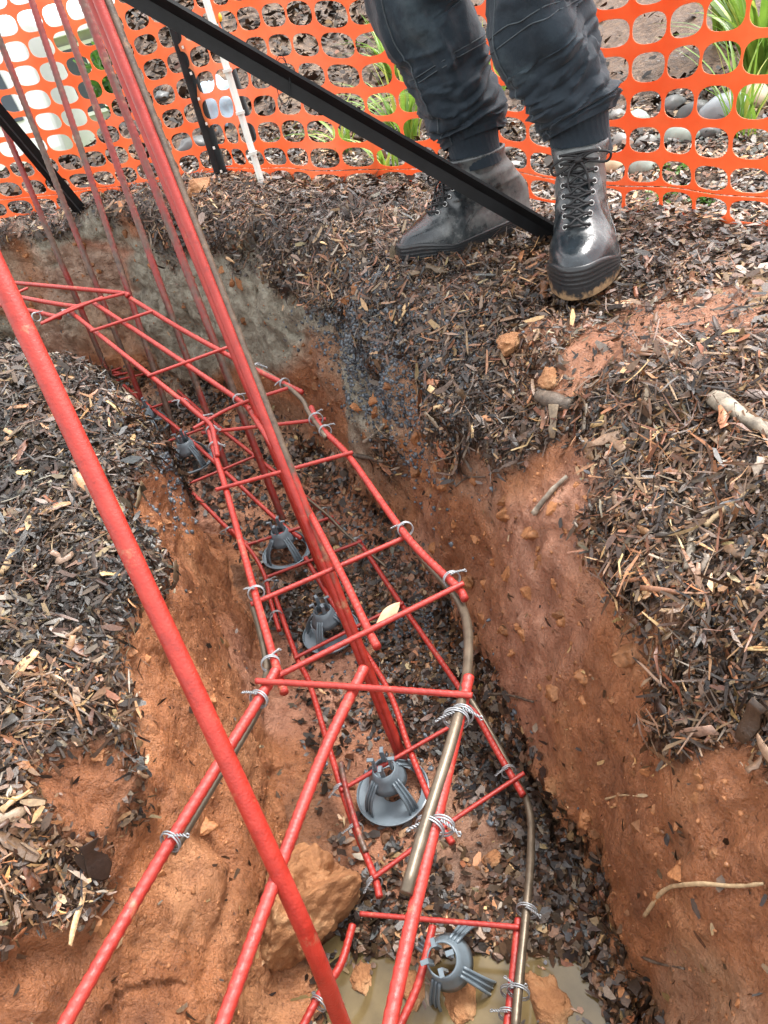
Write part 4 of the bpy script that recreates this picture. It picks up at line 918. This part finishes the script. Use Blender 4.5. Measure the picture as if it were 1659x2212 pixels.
    def top_world():
        c_ = W(np.array([(back(shaft_h)+front(shaft_h))/2, 0, shaft_h])); return heel+np.array([ca*c_[0]-sa*c_[1], sa*c_[0]+ca*c_[1], c_[2]])
    return top_world()
print('LEG')
person = thing('person', 'person in dark blue work trousers and muddy black lace up boots standing on the mulch', 'person', (.42, 1.25, 0))
hz = lambda p: (p[0], p[1], float(G(*p))+.006)
R_heel, R_toe = (.470, 1.215), (.357, .968); L_heel, L_toe = (.425, 1.378), (.158, 1.302)
topR = boot(person, hz(R_heel), hz(R_toe), .166, (.006, .004), 1, 'boot pointing at the camera, dark polished toe and grey mud on its outer side')
topL = boot(person, hz(L_heel), hz(L_toe), .150, (.030, 0), -1, 'boot turned sideways, matt grey ankle and shiny toe')

def leg_rings(path, radii, seed, n=72, depth=.92, fold_z=None):
    """path/radii -> displaced cloth tube vertices"""
    C_ = crom(path, 24); k_ = len(C_); rr = np.interp(np.linspace(0, len(path)-1, k_), range(len(path)), radii)
    T, N, B = frames(C_); a = np.arange(n)*2*math.pi/n; s = np.concatenate([[0], np.cumsum(np.linalg.norm(np.diff(C_, axis=0), axis=1))])
    S, A = np.meshgrid(s, a, indexing='ij'); q = np.stack([np.cos(A)*1.3, np.sin(A)*1.3, S*9+seed], -1)
    warp = .012*vnoise(np.stack([np.cos(A)*1.5, np.sin(A)*1.5, S*22+seed], -1), seed)+.010*np.sin(A+seed)
    bunch = np.exp(-((S-.05)/.06)**2)*(S > .006)
    fold = np.abs(np.sin((S+warp)*math.pi/.019))**.7-.55
    d = .0105*fold*bunch*(.6+.6*vnoise(np.stack([np.cos(A)*1.2, np.sin(A)*1.2, S*30], -1), seed+9)+.3)+.011*vnoise(q, seed+1)+.0035*vnoise(q*2.3, seed+2)
    slant = vnoise(np.stack([np.cos(A)*1.1, np.sin(A)*1.1, S*14+A*1.2*np.sin(A)+seed], -1), seed+5); d = d+.011*np.clip(slant, -.4, 1)*ss(.06, .14, S)
    d = d+.012*bunch*np.clip(np.sin(S*60+A), 0, 1)*.35
    cr1 = 1-np.abs(vnoise(np.stack([np.cos(A)*1.7, np.sin(A)*1.7, S*34+1.2*np.sin(A+seed)], -1), seed+21)); cr2 = 1-np.abs(vnoise(np.stack([np.cos(A)*2.6+5, np.sin(A)*2.6, S*60], -1), seed+22))
    low = np.exp(-(S/.16)**2); d = d+.010*(cr1**5-.25)*(.35+.65*low)+.0045*(cr2**5-.25)*(.2+.8*low)
    RR = rr[:, None]+d
    V = C_[:, None]+RR[..., None]*(np.cos(a)[None, :, None]*N[:, None]+depth*np.sin(a)[None, :, None]*B[:, None])
    F = [[i*n+j, i*n+(j+1) % n, (i+1)*n+(j+1) % n, (i+1)*n+j] for i in range(k_-1) for j in range(n)]
    return V, F, s, C_, (T, N, B)
def leg(cuff, pts, radii, seed):
    V, F, s, C_, fr = leg_rings([cuff]+pts, radii, seed); return V, F, s
pr_ = [topR+np.array([0, 0, .022]), np.array([.440, 1.156, .222]), np.array([.430, 1.161, .262]), ud(1180, 95, 1.02), ud(1152, 15, .99)]
pl_ = [topL+np.array([0, 0, .020]), np.array([.328, 1.361, .212]), ud(975, 185, 1.20), ud(945, 95, 1.165), ud(905, 5, 1.13)]
def up_to_hip(p, hip):
    p = list(p); k1 = p[-1]+(hip-p[-1])*.35+np.array([0, -.03, 0]); return p+[k1, p[-1]+(hip-p[-1])*.7, hip]
print('PR', [np.round(q,3).tolist() for q in pr_], 'PL', [np.round(q,3).tolist() for q in pl_])
hipR = np.array([.44, 1.28, .78]); hipL = np.array([.27, 1.36, .78])
tr = MB(); rings = {}
for nm, pth, rad, sd_ in (('r', up_to_hip(pr_, hipR), [.052, .061, .066, .072, .070, .080, .090, .095], 3), ('l', up_to_hip(pl_, hipL), [.052, .064, .070, .078, .086, .088, .092, .095], 8)):
    V, F, s, C_, fr = leg_rings(pth, rad, sd_); tr.add(V.reshape(-1, 3), F); rings[nm] = (V, s, C_)
V_, F_ = ico(4); tr.add(V_*[.185, .13, .15]+(hipR+hipL)/2+[0, 0, .07], F_)
tro = tr.build('trousers', M_denim, person)
# elastic ankle cuffs with vertical ribs
for (top_, nxt) in ((topR, pr_[1]), (topL, pl_[1])):
    mb = MB(); n = 96; V = []; zs = np.linspace(-.020, .045, 12); d_ = np.array([0, 0, 1.]); d_[:2] = np.clip((nxt-top_)[:2]/max(.02, (nxt-top_)[2]), -.12, .12)
    for z in zs:
        for j in range(n):
            a = 2*math.pi*j/n; r_ = .0425+.0016*abs(math.sin(a*15+2*math.sin(z*60)))+.002*ss(.01, .03, z); V.append(top_+d_*z+np.array([r_*1.02*math.cos(a), r_*math.sin(a), 0]))
    mb.add(V, [[i*n+j, i*n+(j+1) % n, (i+1)*n+(j+1) % n, (i+1)*n+j] for i in range(11) for j in range(n)]); mb.build('cuff', M_denim, person)
# stitched seams on the cloth, children of the trousers
M_seam = plain('denim_seam', (.05, .065, .075), .7, .3, 200, .0006)
for key, bands, side_a in (('r', (.155, .163), 4.9), ('l', (.125, .133), 5.2)):
    V, s, C_ = rings[key]; mb = MB(); n = V.shape[1]
    for bz in bands:
        pts = []
        for j in range(n+1):
            z = bz+.010*math.sin(2*math.pi*j/n+1); i_ = int(np.argmin(abs(s-z))); p_ = V[i_, j % n]; c_ = C_[i_]; pts.append(p_+(p_-c_)/np.linalg.norm(p_-c_)*.0008)
        tube(mb, crom(pts[::3], 3), .0009, 5)
    for off in (0, ):
        j = int(side_a/(2*math.pi)*n) % n; pts = [V[i_, j]+(V[i_, j]-C_[i_])/np.linalg.norm(V[i_, j]-C_[i_])*.0008 for i_ in range(0, int(len(s)*.7), 2)]; tube(mb, pts, .0014, 5)
    ob = mb.build('seam', M_seam, None); ob.parent = tro

# ------------------------------------------------------------------ river stones beyond the net
def mat_stone(nm, c):
    k = NT(nm); v = k.coord(); f = k.noise(v, 12, 6)
    return k.set(Base_Color=k.ramp(f, [(.3, tuple(x*.6 for x in c)), (.55, c), (.75, tuple(min(.8, x*1.25) for x in c))]), Roughness=.45, Normal=k.bump(k.noise(v, 60), .002, .4))
SM = {'cream': mat_stone('cream_stone', (.44, .36, .23)), 'green': mat_stone('green_grey_stone', (.26, .31, .27)), 'grey': mat_stone('grey_stone', (.20, .195, .18)), 'dark': mat_stone('dark_stone', (.07, .07, .068)), 'blue': mat_stone('blue_grey_stone', (.26, .29, .31))}
for (px, py, rx, kx, lb) in [(1322, 372, .031, 'cream', 'round cream stone just right of the front boot collar, behind the net'), (1388, 370, .030, 'green', 'pale green stone beside the round cream stone'),
    (1108, 372, .024, 'grey', 'grey brown stone seen between the two boots'), (1462, 312, .040, 'green', 'wide green grey stone in the front stone row'), (1450, 243, .034, 'dark', 'black and white stone topping the stone row'),
    (1502, 262, .040, 'dark', 'dark stone right of the black and white one'), (1566, 262, .050, 'blue', 'large blue grey stone in the back row'), (1610, 232, .050, 'cream', 'pale cream boulder under the strap leaves at right'),
    (1372, 275, .036, 'green', 'low green stone behind the trouser leg'), (1335, 262, .026, 'grey', 'small grey stone nearest the trouser leg'), (1420, 292, .030, 'cream', 'flat cream stone between grey ones'),
    (1395, 318, .022, 'grey', 'small grey stone in front of the low green one'), (1530, 300, .024, 'dark', 'little brown stone standing upright in the row'), (1340, 318, .026, 'grey', 'rounded grey stone low beside the trouser cuff'), (1088, 330, .03, 'grey', 'stone half hidden between the trouser legs')]:
    h, n_ = hit(px, py); rock('river_stone', h+np.array([0, 0, rx*.35]), (rx*1.15, rx*.9, rx*.78), SM[kx], int(px), 3, .14, 1.1, px*.7, fine=.012); tag(bpy.context.scene.collection.objects[-1], lb, 'stone', 'river stones edging the garden bed')
# pale rocks on the bed in the middle distance
for q_, (px, py, rx, lb) in enumerate([(168*1, 999, 0, '')]): pass
for (px, py, rx, kx, lb) in [(352, 215, .03, 'dark', 'dark rock on the bed left of the black picket'), (430, 330, .05, 'dark', 'dark soil rock beside the black picket')]:
    h, n_ = hit(px, py); rock('garden_rock', h+np.array([0, 0, rx*.3]), (rx*1.2, rx, rx*.7), SM[kx], int(px), 3, .25, 1.4, px*.7); tag(bpy.context.scene.collection.objects[-1], lb, 'rock')
# light blue crumpled plastic behind the picket
M_blue = plain('light_blue_plastic', (.38, .50, .60), .4, .25, 15, .002)
h, n_ = hit(492, 262); o = rock('plastic_bag', h+np.array([0, 0, .05]), (.075, .05, .085), M_blue, 5, 4, .3, 2.2, .5, fine=.05); tag(o, 'crumpled light blue plastic bag behind the black picket', 'bag')

# ------------------------------------------------------------------ strap-leaf plants
def mat_leaf(nm, a, b):
    k = NT(nm); v = k.coord(); c = k.ramp(k.noise(v, 9), [(.3, a), (.7, b)])
    m_ = k.set(Base_Color=c, Roughness=.38)
    tr = k.n('ShaderNodeBsdfTranslucent'); k.l(c, tr.inputs[0]); mx = k.n('ShaderNodeMixShader'); mx.inputs[0].default_value = .4
    out = [n for n in k.t.nodes if n.type == 'OUTPUT_MATERIAL'][0]; k.l(k.b.outputs[0], mx.inputs[1]); k.l(tr.outputs[0], mx.inputs[2]); k.l(mx.outputs[0], out.inputs[0]); return m_
M_strap = mat_leaf('strap_leaf', (.08, .19, .025), (.30, .46, .07)); M_strap2 = mat_leaf('yellow_strap_leaf', (.30, .38, .05), (.50, .52, .12))
def strap_plant(px, py, n, H, label, seed, spread=.5, wd=.010):
    rs = np.random.default_rng(seed); h, _ = hit(px, py); t = thing('strap_leaf_plant', label, 'plant', h, 'strap leaf plants behind the net')
    for nm, frac, mt in (('leaves', .8, M_strap), ('yellow_leaves', .2, M_strap2)):
        V = []; F = []
        for q in range(max(2, int(n*frac))):
            a = rs.uniform(0, 2*math.pi); L = H*rs.uniform(.55, 1.15); out = spread*rs.uniform(.25, 1.2); w_ = wd*rs.uniform(.6, 1.2); b0 = len(V); dr = np.array([math.cos(a), math.sin(a), 0]); pe = np.array([-dr[1], dr[0], 0]); st = h+dr*rs.uniform(0, .025)+pe*rs.normal(scale=.012)
            for u in np.linspace(0, 1, 9):
                c_ = st+dr*(out*L*u**1.6)+np.array([0, 0, L*(u-.45*out*u**2.6*1.2)]); ww = w_*(1-u**3)*(.5+.5*min(1, u*4)); tw = pe*math.cos(u*.8)+dr*math.sin(u*.8)*.3
                V += [c_-tw*ww*.5, c_+np.array([0, 0, -.15*ww]), c_+tw*ww*.5]
            for i in range(8):
                for k2 in range(2): x_ = b0+i*3+k2; F.append([x_, x_+1, x_+4, x_+3])
        mesh_np(nm, np.array(V), F, mt, t, True)
strap_plant(1632, 200, 85, .44, 'tall strap leaf clump at the right edge behind the net', 1, .7, .016)
strap_plant(1600, 300, 26, .28, 'sparse dark strap leaves at right beside the stones', 2, .7, .007)
strap_plant(1062, 275, 60, .27, 'bright strap leaf clump showing between the trouser legs', 3, .5, .012)
strap_plant(880, 310, 44, .27, 'strap leaf clump left of the sideways boot', 4, .7, .011)
strap_plant(840, 372, 16, .13, 'low pale strap leaves at the net foot left of the boots', 5, .9, .008)
strap_plant(745, 330, 20, .19, 'lone arching strap leaves in the middle of the net', 6, 1.3, .008)
strap_plant(850, 170, 36, .26, 'farther strap leaf clump left of the trouser knee', 7, .8, .012)
strap_plant(1570, 90, 60, .42, 'broad leafed clump high on the bank at the upper right', 8, .7, .017)
M_weed = mat_leaf('weed_leaf', (.05, .14, .02), (.16, .30, .07))
def weed(px, py, n, s, label, seed):
    rs = np.random.default_rng(seed); h, _ = hit(px, py); V = []; F = []
    for q in range(n):
        c_ = h+np.array([rs.normal(scale=s), rs.normal(scale=s), abs(rs.normal(scale=s*.4))+.003]); t_ = rs.normal(size=3); n2 = np.array([rs.normal(scale=.5), rs.normal(scale=.5), 1]); t_ -= n2*(t_@n2)/(n2@n2); v_, f_ = leafmesh(c_, t_, n2/np.linalg.norm(n2), .011, .006, q); F += [[i+len(V) for i in ff] for ff in f_]; V += list(v_)
    tag(mesh_np('weed', np.array(V), F, M_weed, smooth=True), label, 'weed', 'small weeds in the mulch')
weed(1430, 432, 60, .020, 'small green weed at the net foot right of the front boot', 1); weed(1465, 372, 50, .018, 'green weed under the pale stones', 2); weed(1520, 438, 60, .012, 'tiny weed near the right end of the net foot', 3)

# ------------------------------------------------------------------ far left: van, house, hedge, trees
M_vanw = plain('white_van_paint', (.80, .80, .79), .3, .04, 3, .0002); M_glass = plain('dark_glass', (.02, .035, .05), .08, .3, 3, .0001)
M_tyre = plain('tyre_rubber', (.02, .02, .02), .6, .2, 20); M_lamp = plain('amber_lens', (.7, .2, .03), .3, .1, 20)
vc = un(-60, 345, -1.15); d2 = math.hypot(vc[0], vc[1]); vx, vy = -3.55, 10.2; vz = float(G(vx, vy))
van = thing('parked_van', 'white parked van with dark windows beyond the net at far left', 'van', (vx, vy, vz))
def loftbox(mb, x0, x1, prof):   # prof: outline in (y,z) extruded along x
    n = len(prof); V = [(x, y, z) for x in (x0, x1) for y, z in prof]; mb.add(V, [list(range(n))[::-1], [n+i for i in range(n)]]+[[i, (i+1) % n, n+(i+1) % n, n+i] for i in range(n)])
mb = MB(); prof = [(-.9, .35), (.9, .35), (.92, .9), (.86, 1.2), (.76, 1.95), (.66, 2.08), (-.66, 2.08), (-.76, 1.95), (-.86, 1.2), (-.92, .9)]
loftbox(mb, vx-3.6, vx+1.25, [(vy+a, vz+b) for a, b in prof]); ob = mb.build('body', M_vanw, van, False); bv = ob.modifiers.new('b', 'BEVEL'); bv.width = .06; bv.segments = 3
for x0, x1 in ((vx+.05, vx+.95), (vx-1.2, vx-.15), (vx-2.4, vx-1.4)):
    mb = MB(); V = [(x0, vy-.872, vz+1.22), (x1, vy-.872, vz+1.22), (x1-.05, vy-.80, vz+1.80), (x0+.05, vy-.80, vz+1.80)]; V += [(a, b+.03, c2) for a, b, c2 in V]; mb.add(V, [[0, 1, 2, 3], [7, 6, 5, 4], [0, 4, 5, 1], [1, 5, 6, 2], [2, 6, 7, 3], [3, 7, 4, 0]]); ob = mb.build('window', M_glass, van, False); ob.location = (0, -.012, 0)
mb = MB(); box(mb, (vx-1.2, vy-.93, vz+.42), (5.0, .08, .24)); mb.build('bumper', M_tyre, van, False)
mb = MB(); box(mb, (vx+1.0, vy-.985, vz+.46), (.24, .03, .1)); mb.build('indicator', M_lamp, van, False)
for wx in (vx+.45, vx-2.6):
    mb = MB(); tube(mb, [(wx, vy-.93, vz+.33), (wx, vy-.68, vz+.33)], .33, 24); wh = mb.build('wheel', M_tyre, van, False)
    mb = MB(); tube(mb, [(wx, vy-.95, vz+.33), (wx, vy-.90, vz+.33)], .19, 18); r2 = mb.build('rim', M_metal, wh, False)
k = NT('weatherboard'); v = k.coord(); wvn = k.n('ShaderNodeTexWave', Scale=2.2, Distortion=0., bands_direction='Z'); wvn.wave_profile = 'SAW'; k.l(v, wvn.inputs['Vector'])
M_board = k.set(Base_Color=k.ramp(k.noise(v, 3), [(.3, (.36, .35, .32)), (.7, (.50, .49, .45))]), Roughness=.6, Normal=k.bump(wvn.outputs['Fac'], .05, .8))
k = NT('corrugated_roof'); v = k.coord(); wvn = k.n('ShaderNodeTexWave', Scale=4., Distortion=0., bands_direction='X'); k.l(v, wvn.inputs['Vector'])
M_roof = k.set(Base_Color=k.ramp(k.noise(v, 2), [(.3, (.55, .56, .55)), (.7, (.70, .70, .68))]), Roughness=.35, Metallic=.1, Normal=k.bump(wvn.outputs['Fac'], .03, .6))
hx, hy = -3.1, 16.0; hzv = float(G(hx, hy)); hs_ = thing('house', 'pale house with grey wall, light metal roof and white gutter beyond the lawn', 'house', (hx, hy, hzv))
HB = hzv+2.1
mb = MB(); box(mb, (hx+.6, hy+2, hzv+1.02), (9.0, 4, 2.1)); mb.build('wall', M_board, hs_, False)
mb = MB(); V = [(hx-4.4, hy-.55, HB), (hx+5.6, hy-.55, HB), (hx+5.6, hy+2, HB+.95), (hx-4.4, hy+2, HB+.95), (hx+5.6, hy+4.6, HB), (hx-4.4, hy+4.6, HB)]; V += [(a, b, c2-.12) for a, b, c2 in V]
mb.add(V, [[0, 1, 2, 3], [3, 2, 4, 5], [6, 9, 8, 7], [9, 11, 10, 8], [0, 6, 7, 1], [1, 7, 8, 2], [2, 8, 10, 4], [4, 10, 11, 5], [5, 11, 9, 3], [3, 9, 6, 0]]); rf = mb.build('roof', M_roof, hs_, False)
mb = MB(); box(mb, (hx+.6, hy-.62, HB-.03), (10.05, .13, .16)); mb.build('gutter', M_vanw, rf, False)
for x in (hx-2.2, hx+.2, hx+2.8):
    mb = MB()
    for (a, b, w2, h2) in ((0, .53, 1.2, .06), (0, -.53, 1.2, .06), (-.57, 0, .06, 1.0), (.57, 0, .06, 1.0), (0, 0, .05, 1.0)): box(mb, (x+a, hy-.02, hzv+1.3+b), (w2, .08, h2))
    wn = mb.build('window', M_vanw, hs_, False); mb = MB(); box(mb, (x, hy-.005, hzv+1.3), (1.1, .03, 1.02)); mb.build('pane', M_glass, wn, False)
# foliage
M_fol = mat_leaf('dark_foliage', (.018, .05, .012), (.075, .15, .035)); M_fol2 = mat_leaf('hedge_foliage', (.03, .09, .015), (.12, .26, .05)); M_trunk = plain('trunk_bark', (.09, .07, .055), .8, .4, 8, .02)
def foliage(name, c, s, n, leaf, mat, parent, seed):
    rs = np.random.default_rng(seed); d = rs.normal(size=(n, 3)); d /= np.linalg.norm(d, axis=1)[:, None]; rad = rs.random(n)**.45*(1+.35*vnoise(d*2.2+seed, seed)); p = d*rad[:, None]*np.asarray(s)+np.asarray(c)
    cl = vnoise(p*1.6/max(.3, min(s)), seed+2) > -.25; p = p[cl]; n = len(p)
    t = rs.normal(size=(n, 3)); t /= np.linalg.norm(t, axis=1)[:, None]; b = np.cross(t, rs.normal(size=(n, 3))); b /= np.linalg.norm(b, axis=1)[:, None]; sz = leaf*rs.uniform(.5, 1.3, (n, 1))
    V = np.stack([p-t*sz, p-b*sz*.45, p+t*sz, p+b*sz*.45], 1).reshape(-1, 3); return mesh_np(name, V, np.arange(n*4).reshape(-1, 4), mat, parent)
for q, (x, y, w_, h_, lb) in enumerate([(-1.95, 8.6, .75, .42, 'low green hedge bush in front of the grey house wall'), (-1.05, 8.2, .55, .40, 'low green bush right of the other hedge bush'), (-1.5, 7.4, .35, .22, 'smallest bush before the hedge')]):
    z_ = float(G(x, y)); t = thing('hedge_bush', lb, 'bush', (x, y, z_), 'green bushes before the house'); foliage('foliage', (x, y, z_+h_*.8), (w_, .45, h_), 5200, .05, M_fol2, t, q+1)
    mb = MB(); 
    for a in range(4): tube(mb, [(x+.1*a-.15, y, z_-.03), (x+.2*a-.3, y, z_+h_*.9)], [.02, .01], 6)
    mb.build('stem', M_trunk, t)
def tree(x, y, h_, crown, lb, seed, n=9000, leaf=.12):
    z_ = float(G(x, y)); t = thing('tree', lb, 'tree', (x, y, z_), 'trees behind the garden'); rs = np.random.default_rng(seed); mb = MB(); tp_ = np.array([x+.2, y, z_+h_*.75])
    tube(mb, crom([(x, y, z_-.1), (x+.08, y, z_+h_*.35), tp_], 6), np.linspace(.17, .05, 13), 10)
    for k2 in range(7):
        a = rs.uniform(0, 6.28); b0 = np.array([x+.08, y, z_+h_*rs.uniform(.3, .6)]); e_ = b0+np.array([math.cos(a)*crown*.8, math.sin(a)*crown*.8, h_*.25]); tube(mb, crom([b0, (b0+e_)/2+[0, 0, -.1], e_], 4), np.linspace(.06, .02, 9), 7)
    mb.build('trunk', M_trunk, t); foliage('crown', (x, y, z_+h_*.78), (crown, crown, h_*.36), n, leaf, M_fol, t, seed)
tree(-1.2, 9.8, 3.6, 1.0, 'dark leafy tree whose trunk stands beside the black picket', 3)
tree(-.2, 11.2, 4.6, 1.6, 'broad dark tree behind the middle of the garden bed', 4, 12000)
tree(1.9, 12.0, 4.4, 1.8, 'rounded tree beyond the garden bed to the right', 5, 12000)
tree(-6.8, 22, 5.5, 2.2, 'tall tree beyond the parked van', 6, 9000, .18)
tree(4.6, 12.5, 4.6, 2.0, 'tree at the far right beyond the bank', 9, 12000)
